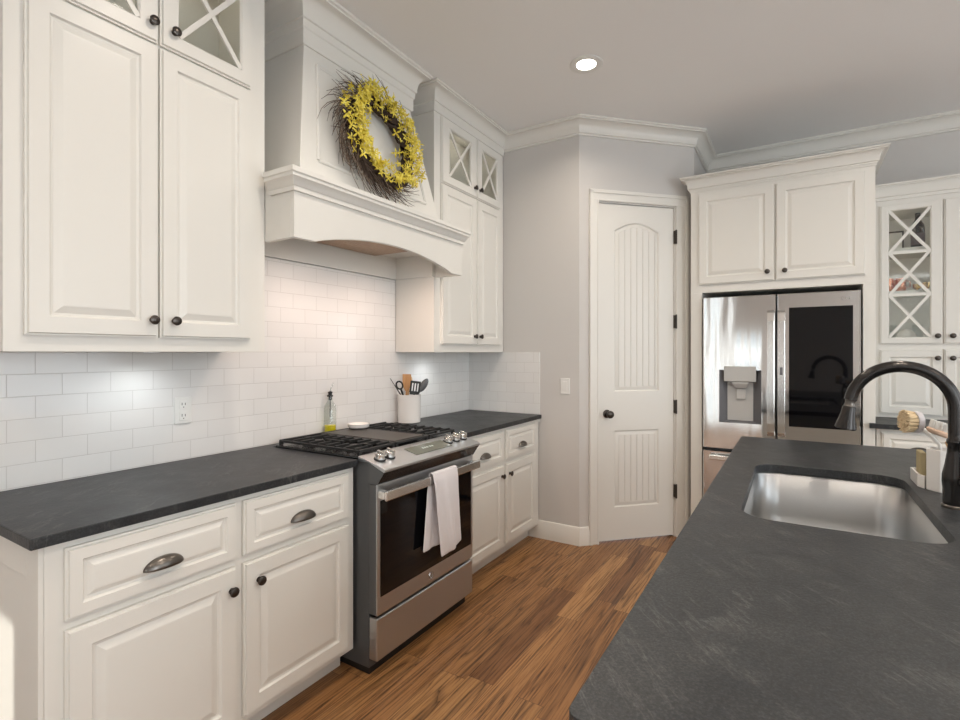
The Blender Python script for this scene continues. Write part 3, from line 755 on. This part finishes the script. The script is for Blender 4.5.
# outlet and light switch
t = thing('electrical_outlet', 'white duplex outlet on the tile above the left counter', 'outlet', (.0082, -2.273, 1.125), 90)
T = frame(.0082, -2.273, 1.125, 90)
MB(T).box(-.036, .036, -.006, -.0002, -.057, .057).build('plate', 'white_plastic', t, bevel=.003)
for z in (-.024, .024):
    m = MB(T).box(-.017, .017, -.0085, -.0062, z - .018, z + .018).build('receptacle', 'white_plastic', t, bevel=.004)
    MB(T).box(-.008, -.0055, -.0088, -.0084, z - .002, z + .009).box(.0055, .008, -.0088, -.0084, z - .002, z + .008).box(-.002, .002, -.0088, -.0084, z - .012, z - .008).build('slot', 'gasket', m)
t = thing('light_switch', 'white rocker light switch on the greige wall left of the pantry door', 'switch', (.831, 0, 1.13), 0)
T = frame(.831, 0, 1.13, 0)
MB(T).box(-.036, .036, -.006, -.0003, -.057, .057).build('plate', 'white_plastic', t, bevel=.003)
MB(T).box(-.016, .016, -.009, -.0062, -.033, .033).build('rocker', 'white_plastic', t, bevel=.002)

# ------------------------------------------------------------------ wreath on the chimney
def wreath():
    rnd = random.Random(11)
    cy, cz = -1.490, 2.450; cxx = cf(0, cz)[0]
    t = thing('flower_wreath', 'round twig wreath with yellow blossoms hanging on the hood chimney', 'wreath', (cxx, cy, cz))
    n = Vector((1, 0, .19)).normalized(); e1 = Vector((0, 1, 0)); e2 = n.cross(e1).normalized()
    if e2.z < 0: e2 = -e2
    O = Vector((cxx, cy, cz)) + n * .055
    def P(r, a, h): return O + e1 * (r * math.cos(a)) + e2 * (r * math.sin(a)) + n * h
    RM = .208
    m = MB()
    for k in range(16):
        ph, f = rnd.uniform(0, 6.28), rnd.choice((3, 4, 5, 6)); rr = rnd.uniform(.012, .042); pts = []
        for i in range(49):
            a = 2 * math.pi * i / 48; b = ph + f * a
            pts.append(tuple(P(RM + rr * math.cos(b) + rnd.uniform(-.003, .003), a, rr * .8 * math.sin(b) - .005)))
        m.tube(pts, rnd.uniform(.005, .009), 5, False)
    m.build('vine_ring', 'twig', t, smooth=60)
    m = MB(); m2 = MB()
    for k in range(330):
        a = rnd.uniform(0, 2 * math.pi); left = .5 - .5 * math.cos(a)      # more loose twigs at the left
        if rnd.random() > .45 + .55 * left: continue
        l = rnd.uniform(.07, .165) * (.55 + .55 * left); r0 = RM + rnd.uniform(-.02, .03); da = rnd.uniform(.15, .75)
        pts = []
        hh0 = rnd.uniform(-.02, .02); hh1 = rnd.uniform(-.02, .05); bend = rnd.uniform(-.2, .35)
        for i in range(6):
            s_ = i / 5; pts.append(tuple(P(r0 + l * s_, a + da * s_ + bend * s_ * s_, hh0 + hh1 * s_)))
        (m if rnd.random() < .5 else m2).tube(pts, [.0024, .0022, .002, .0018, .0015, .001], 3)
    for k in range(5):        # little curls at the left
        a = R(180 + rnd.uniform(-12, 40)); c0 = RM + .09; pts = []
        for i in range(26):
            q = i / 25 * 2.2 * 2 * math.pi; rr = .006 + .034 * i / 25
            pts.append(tuple(P(c0 + rr * math.cos(q + k), a + rr * math.sin(q + k) / c0, .004 * k - .01)))
        m2.tube(pts, .0016, 3)
    sub_stuff(m.build('twigs', 'twig', t)); sub_stuff(m2.build('pale_twigs', 'twig_light', t))
    m = MB()
    for k in range(520):
        a = rnd.uniform(0, 2 * math.pi)
        if rnd.random() < .25 * (math.sin(a) < -.75): continue
        off = rnd.gauss(0, .040) + .018 * math.cos(a) + .016 * math.sin(a)
        r = RM + .012 + off; hgt = .046 + rnd.uniform(-.012, .032) - abs(off) * .45
        c = P(r, a, hgt)
        ax = (n + Vector((rnd.uniform(-.9, .9), rnd.uniform(-.9, .9), rnd.uniform(-.9, .9)))).normalized()
        u = ax.orthogonal().normalized(); v = ax.cross(u); sz = rnd.uniform(.017, .027); tw_ = rnd.uniform(0, 1.5)
        for q in range(4):
            b = tw_ + q * math.pi / 2 + rnd.uniform(-.2, .2); d = u * math.cos(b) + v * math.sin(b); s_ = ax.cross(d)
            wd = sz * .22
            p0_, p1_, p2_ = c, c + d * sz * .55 + ax * sz * .25, c + d * sz * 1.1 + ax * sz * .12
            m.add([tuple(p0_ - s_ * wd * .3), tuple(p0_ + s_ * wd * .3), tuple(p1_ + s_ * wd), tuple(p1_ - s_ * wd), tuple(p2_ + s_ * wd * .35), tuple(p2_ - s_ * wd * .35)],
                  [(0, 1, 2, 3), (3, 2, 4, 5)])
    sub_stuff(m.build('blossoms', 'flower', t))
wreath()

# ------------------------------------------------------------------ recessed ceiling lights
def can(x, y, label, group=None):
    t = thing('recessed_light', label, 'ceiling light', (x, y, CEIL - .006), 0, group)
    MB().lathe([(.056, CEIL - .0005), (.056, CEIL - .004), (.085, CEIL - .008), (.094, CEIL - .004), (.094, CEIL - .0005)], (x, y, 0), 'z', 40, False, False).build('trim_ring', 'white_plastic', t, smooth=50)
    MB().lathe([(.055, CEIL - .0006), (.055, CEIL - .0032)], (x, y, 0), 'z', 32).build('lens', 'bulb', t)
    l = bpy.data.lights.new('can_lamp', 'AREA'); l.shape = 'DISK'; l.size = .11; l.energy = 10; l.color = (1, .88, .75); l.spread = R(150)
    o = bpy.data.objects.new('can_lamp', l); COL.objects.link(o); o.parent = t; o.location = (0, 0, -.008)
can(1.222, -.648, 'round recessed light glowing in the grey ceiling')
for x, y in ((1.222, -2.3), (2.75, -.65), (2.75, -2.3), (1.222, -4.0), (2.75, -4.0), (4.3, -2.3)): can(x, y, 'round recessed ceiling light above the island or the aisle, outside the view', 'recessed lights out of view')

# ------------------------------------------------------------------ refrigerator enclosure
FY = .50
fc = thing('refrigerator_cabinet', 'white built-in cabinet framing the refrigerator, two raised doors and crown above it', 'cabinet', (2.13, FY, 0), 0)
T = frame(0, FY, 0, 0)
m = MB(T)
m.box(1.600, 1.675, 0, .792, 0, 1.801); m.box(2.607, 2.669, 0, .792, 0, 1.801)
m.box(1.600, 2.669, 0, .792, 1.801, 2.60)
m.build('body', 'cab', fc, bevel=.002)
for (a, b), kx in (((1.652, 2.127), 2.086), ((2.135, 2.620), 2.187)):
    d = raised_door(T, a, b, 1.857, 2.507, parent=fc); knob(T, kx, 1.918, d)
c = crown_prof(2.543, 2.634, .066); c = [(.0003, 2.530), (.006, 2.530), (.006, 2.543)] + c[1:-1] + [(.0003, 2.634)]
MB().sweep(c, [(1.600, .565), (1.600, FY), (2.669, FY), (2.669, YB - .003)], 1).build('crown_molding', 'cab', fc, smooth=35)

fr = thing('refrigerator', 'stainless french-door refrigerator with ice dispenser and dark glass door panel', 'refrigerator', (2.14, .8, 0), 0)
F0, F1, FZ = 1.686, 2.594, 1.762; fy = .462
MB().box(F0 + .004, F1 - .004, fy + .085, 1.25, .035, FZ - .012).build('body', 'darkgrey', fr)
MB().box(F0 + .03, F1 - .03, fy + .10, 1.2, .002, .0345).build('base', 'gasket', fr)
def rr(a, b, c, d, y): return [(a, y, c), (b, y, c), (b, y, d), (a, y, d)]
D = (1.792, 2.052, .886, 1.252)
m = MB(); m.loops([rr(F0, 2.1365, .700, FZ, fy + .080), rr(F0, 2.1365, .700, FZ, fy + .008), rr(F0 + .006, 2.1305, .704, FZ - .004, fy), rr(*D, fy), rr(*D, fy + .060)])
ld = m.build('left_door', 'steel_v', fr)
m = MB(); a, b, c, d = D
m.loops([rr(a + .0005, b - .0005, c + .0005, d - .0005, fy + .002), rr(a + .003, b - .003, c + .003, d - .003, fy + .003), rr(a + .045, b - .045, c + .012, d - .003, fy + .052), ], False, True)
dsp = m.build('dispenser', 'grey_dark_plastic', ld)
MB().box(1.822, 2.020, fy - .004, fy + .045, 1.172, 1.278).build('dispenser_panel', 'grey_plastic', ld, bevel=.004)
MB().box(1.840, 2.000, fy + .0495, fy + .0518, .90, 1.165).build('dispenser_back', 'grey_plastic', ld, bevel=.001)
m = MB(); m.loops([rr(1.875, 1.975, 1.158, 1.171, fy + .001), rr(1.890, 1.960, 1.128, 1.158, fy + .020), rr(1.895, 1.955, 1.125, 1.150, fy + .046)]); m.build('ice_chute', 'grey_plastic', ld, bevel=.003)
MB().box(1.897, 1.957, fy + .036, fy + .049, 1.050, 1.122).build('paddle', 'grey_plastic', ld, bevel=.003)
m = MB(); m.loops([rr(2.1435, F1, .700, FZ, fy + .080), rr(2.1435, F1, .700, FZ, fy + .008), rr(2.1495, F1 - .006, .704, FZ - .004, fy)])
rd = m.build('right_door', 'steel_v', fr)
MB().box(2.211, 2.554, fy - .003, fy - .0004, .886, 1.668).build('glass_panel', 'blackglass', rd, bevel=.001)
for a, b, par in ((2.086, 2.129, ld), (2.146, 2.189, rd)):
    m = MB(); zs = [.815, .84, .90, 1.25, 1.58, 1.635, 1.655]; ys = [fy - .012, fy - .040, fy - .048, fy - .050, fy - .048, fy - .040, fy - .012]
    m.loops([[(a, y, z), (b, y, z), (b, fy - (.0005 if i in (0, 6) else .030), z), (a, fy - (.0005 if i in (0, 6) else .030), z)] for i, (y, z) in enumerate(zip(ys, zs))])
    m.build('handle', 'steel_bright', par, bevel=.004)
MB().box(2.160, 2.176, fy - .0515, fy - .0501, 1.225, 1.275).build('handle_button', 'grey_dark_plastic', rd)
m = MB(); m.loops([rr(F0, F1, .06, .684, fy + .080), rr(F0, F1, .06, .684, fy + .008), rr(F0 + .006, F1 - .006, .064, .680, fy)])
fd = m.build('freezer_drawer', 'steel_v', fr)
MB().box(F0 + .045, F1 - .045, fy - .050, fy - .028, .625, .660).build('handle', 'steel_bright', fd, bevel=.006)
for x in (F0 + .07, F1 - .10): MB().box(x, x + .03, fy - .0285, fy - .0005, .630, .655).build('handle_bracket', 'steel_bright', fd)
# faint maker's mark on the right door: a ring and two letters
m = MB(); m.tube([(2.500 + .008 * math.cos(a), fy - .0006, 1.715 + .008 * math.sin(a)) for a in [2 * math.pi * i / 20 for i in range(21)]], .0009, 4, False)
m.build('emblem', 'grey_plastic', rd)
fcv = bpy.data.curves.new('maker_letters', 'FONT'); fcv.body = 'LG'; fcv.size = .022; fcv.extrude = .0004; fcv.align_x = 'LEFT'
tmp = bpy.data.objects.new('letters', fcv); lm = bpy.data.meshes.new_from_object(tmp); bpy.data.objects.remove(tmp)
MB(Matrix.Translation((2.513, fy - .0008, 1.707)) @ Matrix.Rotation(R(90), 4, 'X')).add([tuple(v.co) for v in lm.vertices], [tuple(q.vertices) for q in lm.polygons]).build('maker_letters', 'grey_plastic', rd)

# ------------------------------------------------------------------ hutch right of the refrigerator
HU0, HU1, HF = 2.677, 3.445, .90
hu = thing('hutch_cabinet', 'white hutch cabinet right of the refrigerator with X-mullioned glass doors over panel doors', 'cabinet', (3.06, HF, .938), 0)
T = frame(0, HF, 0, 0); dp = YB - .002 - HF
m = MB(T); m.box(HU0, HU1, 0, dp, .9375, 1.455)
m.box(HU0, HU0 + .018, .02, dp, 1.4549, 2.36); m.box(HU1 - .018, HU1, .02, dp, 1.4549, 2.36); m.box(HU0, HU1, 0, dp, 2.335, 2.41)
m.box(HU0 + .018, HU1 - .018, dp - .01, dp, 1.4549, 2.336)
m.box(HU0, 2.758, 0, .02, 1.4549, 2.336); m.box(3.035, 3.082, 0, .02, 1.4549, 2.336); m.box(3.365, HU1, 0, .02, 1.4549, 2.336)
m.build('body', 'cab', hu)
for z in (1.765, 2.052): MB(T).box(HU0 + .0185, HU1 - .0185, .025, dp - .0105, z, z + .022).build('shelf', 'cab', hu)
for (a, b), kx, g0, g1 in (((2.734, 3.055), 3.028, 2.783, 2.993), ((3.062, 3.385), 3.101, 3.140, 3.336)):
    d = glass_door(T, a, b, 1.428, 2.362, g0 - a, b - g1, .046, .044, 3, hu); knob(T, kx, 1.480, d)
    d = raised_door(T, a, b, .962, 1.394, parent=hu, fw=.050); knob(T, kx, 1.337, d)
c = crown_prof(2.405, 2.505, .030); c = [(.0003, 2.395)] + [(.010, 2.395)] + c[1:-1] + [(.0003, 2.505)]
MB().sweep(c, [(HU0, HF), (HU1, HF), (HU1, YB - .003)], 1).build('crown_molding', 'cab', hu, smooth=35)
MB().box(HU0, HU1, HF, YB - .003, 2.4105, 2.50).build('top_board', 'cab', hu)
o = fill_slab([(2.637, .460), (3.47, .460), (3.47, YB - .003), (2.673, YB - .003), (2.673, .4985), (2.637, .4985)], [], .907, .9365).build('countertop', 'stone', bevel=.003, origin=(3.05, .8, .907))
tag(o, 'dark stone counter below the hutch cabinet right of the refrigerator', 'countertop')
hbt = thing('base_cabinet', 'white base cabinet below the hutch counter, mostly behind the island', 'cabinet', (3.06, .9, 0), 0)
T = frame(0, .505, 0, 0)
MB(T).box(2.674, 3.445, 0, .78, .10, .9065).build('body', 'cab', hbt, bevel=.002); MB(T).box(2.674, 3.445, .07, .78, 0, .0998).build('toe_kick', 'cab', hbt)
for a, b, kx in ((2.70, 3.055, 3.02), (3.065, 3.42, 3.10)):
    d = drawer_front(T, a, b, .70, .885, hbt); cup_pull(T, (a + b) / 2, .79, d)
    d = raised_door(T, a, b, .115, .68, parent=hbt); knob(T, kx, .62, d)

inside_fill(hu, [(2.73, .96), (3.24, .96)], 2.3345, .26)  # added fill to lift the hutch interior, under its top and shelves
for z in (1.7645, 2.0515): inside_fill(hu, [(2.73, .97), (3.24, .97)], z, .24)
# things in the hutch
def lath(name, label, cat, loc, prof, mt, parts=(), group=None):
    t = thing(name, label, cat, loc, 0, group)
    MB().lathe(prof, loc, 'z', 28).build('body', mt, t, smooth=40)
    for pn, pp, pm in parts: MB().lathe(pp, loc, 'z', 28).build(pn, pm, t, smooth=40)
    return t
SZ2, SZ1, SZ0 = 2.0745, 1.7875, 1.4555
lath('wine_bottle', 'dark wine bottle with a label on the top shelf behind the hutch glass', 'bottle', (2.965, 1.10, SZ2), [(.036, 0), (.038, .004), (.038, .15), (.034, .175), (.018, .205), (.015, .215), (.015, .255), (.001, .2555)], 'winebottle', [('label', [(.0386, .035), (.0386, .115)], 'label')])
t = thing('picture_frame', 'small dark frame with white print on the top shelf of the hutch', 'picture frame', (2.85, 1.21, SZ2))
MB().box(2.795, 2.905, 1.20, 1.215, SZ2 + .0005, SZ2 + .165).build('frame', 'frame', t, bevel=.002); MB().box(2.805, 2.895, 1.1985, 1.1998, SZ2 + .012, SZ2 + .153).build('print', 'paper', t)
prof = [(.027, 0), (.030, .004), (.030, .098), (.028, .098), (.027, .006), (.001, .005)]
for i, (x, y) in enumerate(((2.800, 1.06), (2.868, 1.07), (2.835, 1.17))):
    t = lath('copper_mug', ('copper mug at the left end of the middle hutch shelf', 'copper mug second from the left on the middle hutch shelf', 'copper mug at the back of the middle hutch shelf')[i], 'mug', (x, y, SZ1 + .0005), prof, 'copper', group='copper mugs in the hutch')
    MB().tube([(x + .029, y, SZ1 + .08), (x + .050, y - .004, SZ1 + .075), (x + .052, y - .004, SZ1 + .04), (x + .029, y, SZ1 + .03)], .003, 8).build('handle', 'copper', t, smooth=60)
for i, (x, y, s_) in enumerate(((2.955, 1.06, .8), (3.005, 1.08, 1.0))):
    lath('gold_cup', ('small gold cup on the middle hutch shelf', 'larger gold cup right on the middle hutch shelf')[i], 'cup', (x, y, SZ1 + .0005), [(.020 * s_, 0), (.021 * s_, .003), (.008 * s_, .008), (.008 * s_, .016), (.026 * s_, .03 * s_), (.030 * s_, .062 * s_), (.027 * s_, .062 * s_), (.020 * s_, .032 * s_), (.001, .030 * s_)], 'gold', group='gold cups in the hutch')
lath('serving_bowl', 'white bowl turned down on the lowest shelf behind the hutch glass', 'bowl', (2.905, 1.10, SZ0), [(.062, 0), (.060, .02), (.048, .052), (.025, .074), (.018, .076), (.018, .082), (.001, .082)], 'ceramic')
for i, (x, y) in enumerate(((2.83, 1.16), (2.975, 1.17))):
    t = lath('drinking_glass', ('clear tumbler left of the white bowl', 'clear tumbler right of the white bowl')[i], 'glass', (x, y, SZ0 + .0005), [(.026, 0), (.030, .11), (.028, .11), (.024, .006), (.001, .005)], 'glass', group='tumblers in the hutch')
for i, (x, z) in enumerate(((3.19, SZ2), (3.19, SZ1))):
    lath('storage_jar', ('tan lidded jar on the top shelf at the right edge of the hutch', 'tan lidded jar on the middle shelf at the right edge of the hutch')[i], 'jar', (x, 1.08, z), [(.045, .0005), (.048, .005), (.048, .12), (.04, .13), (.001, .13)], 'palewood', [('lid', [(.046, .131), (.046, .150), (.012, .152), (.012, .165), (.001, .166)], 'frame')])

# ------------------------------------------------------------------ island
IX0, IX1, IY0, IY1 = 1.993, 3.06, -2.868, -.330
SK = (2.108, 2.578, -1.868, -1.060)
isl = fill_slab(rrect(IX0, IX1, IY0, IY1, .018, 5), [rrect(*SK, .085, 10)], .882, .914).build('island_countertop', 'stone_island', bevel=.004, seg=3, origin=(2.5, -1.6, .882))
tag(isl, 'large dark stone worktop of the island with the sink cut-out', 'countertop')
ib = thing('kitchen_island', 'white island base under the large dark worktop', 'island', (2.52, -1.6, 0), 0)
m = MB(); a, b, c, d = 2.035, 3.02, -2.826, -.372
m.box(a, a + .02, c, d, .10, .8815); m.box(b - .02, b, c, d, .10, .8815); m.box(a + .02, b - .02, c, c + .02, .10, .8815); m.box(a + .02, b - .02, d - .02, d, .10, .8815)
m.box(a + .02, b - .02, c + .02, d - .02, .10, .12)
m.build('body', 'cab', ib, bevel=.002)
MB().box(a + .06, b - .06, c + .06, d - .06, 0, .0998).build('toe_kick', 'cab', ib)
T = frame(a, d, 0, -90)
for i in range(4):
    x0 = .02 + i * .61
    dd = raised_door(T, x0 + .01, x0 + .59, .12, .86, parent=ib); knob(T, x0 + (.55 if i % 2 == 0 else .05), .78, dd)
sk = thing('kitchen_sink', 'single-bowl stainless undermount sink set in the island worktop', 'sink', (2.343, -1.464, .65), 0)
m = MB(); loops = []
x0, x1, y0, y1 = SK; ex = .010
def lp(e, r, z): return [(x, y, z) for x, y in rrect(x0 + e, x1 - e, y0 + e, y1 - e, max(.01, r), 10)]
loops = [lp(-.028, .10, .8814), lp(-ex, .095, .8814), lp(-ex + .003, .093, .879), lp(-ex + .006, .092, .72), lp(-ex + .012, .09, .69), lp(.010, .082, .670), lp(.026, .07, .662), lp(.06, .05, .659)]
for f_, z in ((.5, .655), (.9, .652)):
    cxm, cym = (x0 + x1) / 2, (y0 + y1) / 2
    loops.append([(cxm + (x - cxm) * (1 - f_), cym + (y - cym) * (1 - f_), z) for x, y, _ in lp(.06, .05, .66)])
m.loops(loops, False, False); m.build('bowl', 'sink', sk, smooth=60)
MB().lathe([(.045, .653), (.043, .657), (.034, .655), (.030, .648), (.001, .647)], ((x0 + x1) / 2, (y0 + y1) / 2, 0), 'z', 28).build('drain', 'chrome', sk, smooth=40)

# faucet
fx, fyy, fz = 2.648, -1.452, .9142
fa = thing('kitchen_faucet', 'dark bronze gooseneck faucet arching over the sink', 'faucet', (fx, fyy, fz), 0)
MB().lathe([(.034, 0), (.034, .006), (.031, .009)], (fx, fyy, fz), 'z', 28).build('base_ring', 'pull', fa, smooth=40)
MB().lathe([(.0295, .009), (.0305, .020), (.0300, .055), (.0320, .075), (.0315, .095), (.0255, .125), (.0205, .160), (.0185, .185), (.0215, .190), (.0215, .198), (.0180, .204), (.0170, .225)], (fx, fyy, fz), 'z', 28).build('body', 'faucet', fa, smooth=45)
Rr = .127; zc = 1.329 - Rr
pts = [(fx, fyy, fz + .215), (fx, fyy, zc - .03)]
for i in range(0, 25):
    a = R(172 * i / 24); pts.append((fx - Rr + Rr * math.cos(a), fyy, zc + Rr * math.sin(a)))
MB().tube(pts, .0180, 18).build('spout', 'faucet', fa, smooth=60)
e = Vector(pts[-1]); dd = (Vector(pts[-1]) - Vector(pts[-2])).normalized(); dd = Vector((-.15, 0, -1)).normalized()
MB().tube([tuple(e), tuple(e + dd * .006), tuple(e + dd * .014), tuple(e + dd * .02)], [.0150, .0138, .0138, .0165], 18).build('collar', 'pull', fa, smooth=40)
MB().tube([tuple(e + dd * s_) for s_ in (.021, .026, .044, .066, .084, .091, .095)], [.0170, .0188, .0200, .0240, .0290, .0298, .0265], 20).build('spray_head', 'faucet', fa, smooth=45)
m = MB(); m.tube([(fx + .010, fyy - .024, fz + .080), (fx + .016, fyy - .046, fz + .090), (fx + .017, fyy - .052, fz + .110), (fx + .018, fyy - .045, fz + .160), (fx + .020, fyy - .036, fz + .198), (fx + .020, fyy - .035, fz + .206)], [.016, .015, .011, .0075, .0085, .005], 14)
m.build('lever', 'faucet', fa, smooth=60)

# brush caddy and what it holds
qx, qy, qz = 2.680, -1.18, .9144
cd = thing('brush_caddy', 'white sink caddy beside the faucet holding brushes and a sponge', 'caddy', (qx, qy, qz), 0)
def open_box(m, poly, z0, z1, t=.004):
    cxm = sum(p[0] for p in poly) / len(poly); cym = sum(p[1] for p in poly) / len(poly)
    inn = [(cxm + (x - cxm) * (1 - t / .03), cym + (y - cym) * (1 - t / .03)) for x, y in poly]
    m.loops([[(x, y, z0) for x, y in poly], [(x, y, z1) for x, y in poly], [(x, y, z1) for x, y in inn], [(x, y, z0 + t) for x, y in inn]])
m = MB(); open_box(m, [(2.646, -1.272), (2.742, -1.272), (2.742, -1.1765), (2.636, -1.1765), (2.617, -1.236)], qz, qz + .138)
m.build('tall_cup', 'ceramic', cd, bevel=.002)
m = MB(); open_box(m, [(2.614, -1.230), (2.634, -1.1755), (2.735, -1.1755), (2.735, -1.075), (2.600, -1.075), (2.600, -1.200)], qz, qz + .042); m.build('tray', 'ceramic', cd, bevel=.002)
t = thing('kitchen_sponge', 'tan sponge with dark scrub side standing in the caddy tray', 'sponge', (2.622, -1.133, qz + .005), 0)
MB().box(2.612, 2.630, -1.166, -1.100, qz + .0052, qz + .112).build('foam', 'sponge', t, bevel=.004)
MB().box(2.6305, 2.6345, -1.166, -1.100, qz + .0052, qz + .108).build('scrub_pad', 'scrub', t, bevel=.002)
t = thing('dish_brush', 'round dish brush with cream bristles and a grey head leaning from the caddy', 'brush', (2.665, -1.225, qz + .012), 0)
h0 = Vector((2.672, -1.205, qz + .012)); h1 = Vector((2.603, -1.160, 1.130))
MB().tube([tuple(h0), (2.658, -1.197, 1.062), tuple(Vector((2.658, -1.197, 1.062)).lerp(h1, .9))], [.006, .0055, .007], 10).build('handle', 'white_plastic', t, smooth=60)
ax = Vector((-.80, -.30, .04)).normalized(); u = ax.orthogonal().normalized(); v = ax.cross(u)
def disc(m, c, prof, n=24):
    m.loops([[tuple(c + ax * h + (u * math.cos(2 * math.pi * k / n) + v * math.sin(2 * math.pi * k / n)) * r) for k in range(n)] for r, h in prof])
hc = h1 + Vector((0, 0, .0))
m = MB(); disc(m, hc, [(.020, -.016), (.036, -.008), (.038, .002), (.037, .010)]); m.build('head', 'brush_grey', t, smooth=40)
m = MB(); rnd = random.Random(3)
for k in range(420):
    r = .034 * math.sqrt(rnd.random()); a = rnd.uniform(0, 6.283); d = u * math.cos(a) + v * math.sin(a)
    p = hc + d * r + ax * .009; m.tube([tuple(p), tuple(p + ax * .030 + d * r * .16)], .0016, 4)
sub_stuff(m.build('bristles', 'bristle', t))
t = thing('vegetable_brush', 'oval wooden brush with pale bristles standing in the caddy next to the faucet', 'brush', (2.70, -1.235, qz + .012), 0)
MB().tube([(2.700, -1.240, qz + .012), (2.680, -1.240, qz + .13), (2.672, -1.238, qz + .165)], [.007, .007, .009], 10).build('handle', 'palewood', t, smooth=60)
m = MB(); oc = Vector((2.655, -1.225, qz + .190)); loops = []
for s_, h in ((.82, -.010), (1, -.004), (1, .004), (.85, .009)):
    loops.append([tuple(oc + Vector((.036 * s_ * math.cos(q), .030 * s_ * math.sin(q), h - .35 * .036 * s_ * math.cos(q)))) for q in [2 * math.pi * k / 24 for k in range(24)]])
m.loops(loops); m.build('wooden_back', mat('brush_wood', (.58, .40, .29), .5), t, smooth=40)
m = MB()
for k in range(150):
    r = math.sqrt(rnd.random()) * .85; a = rnd.uniform(0, 6.283); p = oc + Vector((.036 * r * math.cos(a), .030 * r * math.sin(a), .008 - .35 * .036 * r * math.cos(a)))
    m.tube([tuple(p), tuple(p + Vector((.006 + rnd.uniform(-.003, .003), rnd.uniform(-.003, .003), .027)))], .0014, 4)
sub_stuff(m.build('bristles', 'bristle_white', t))
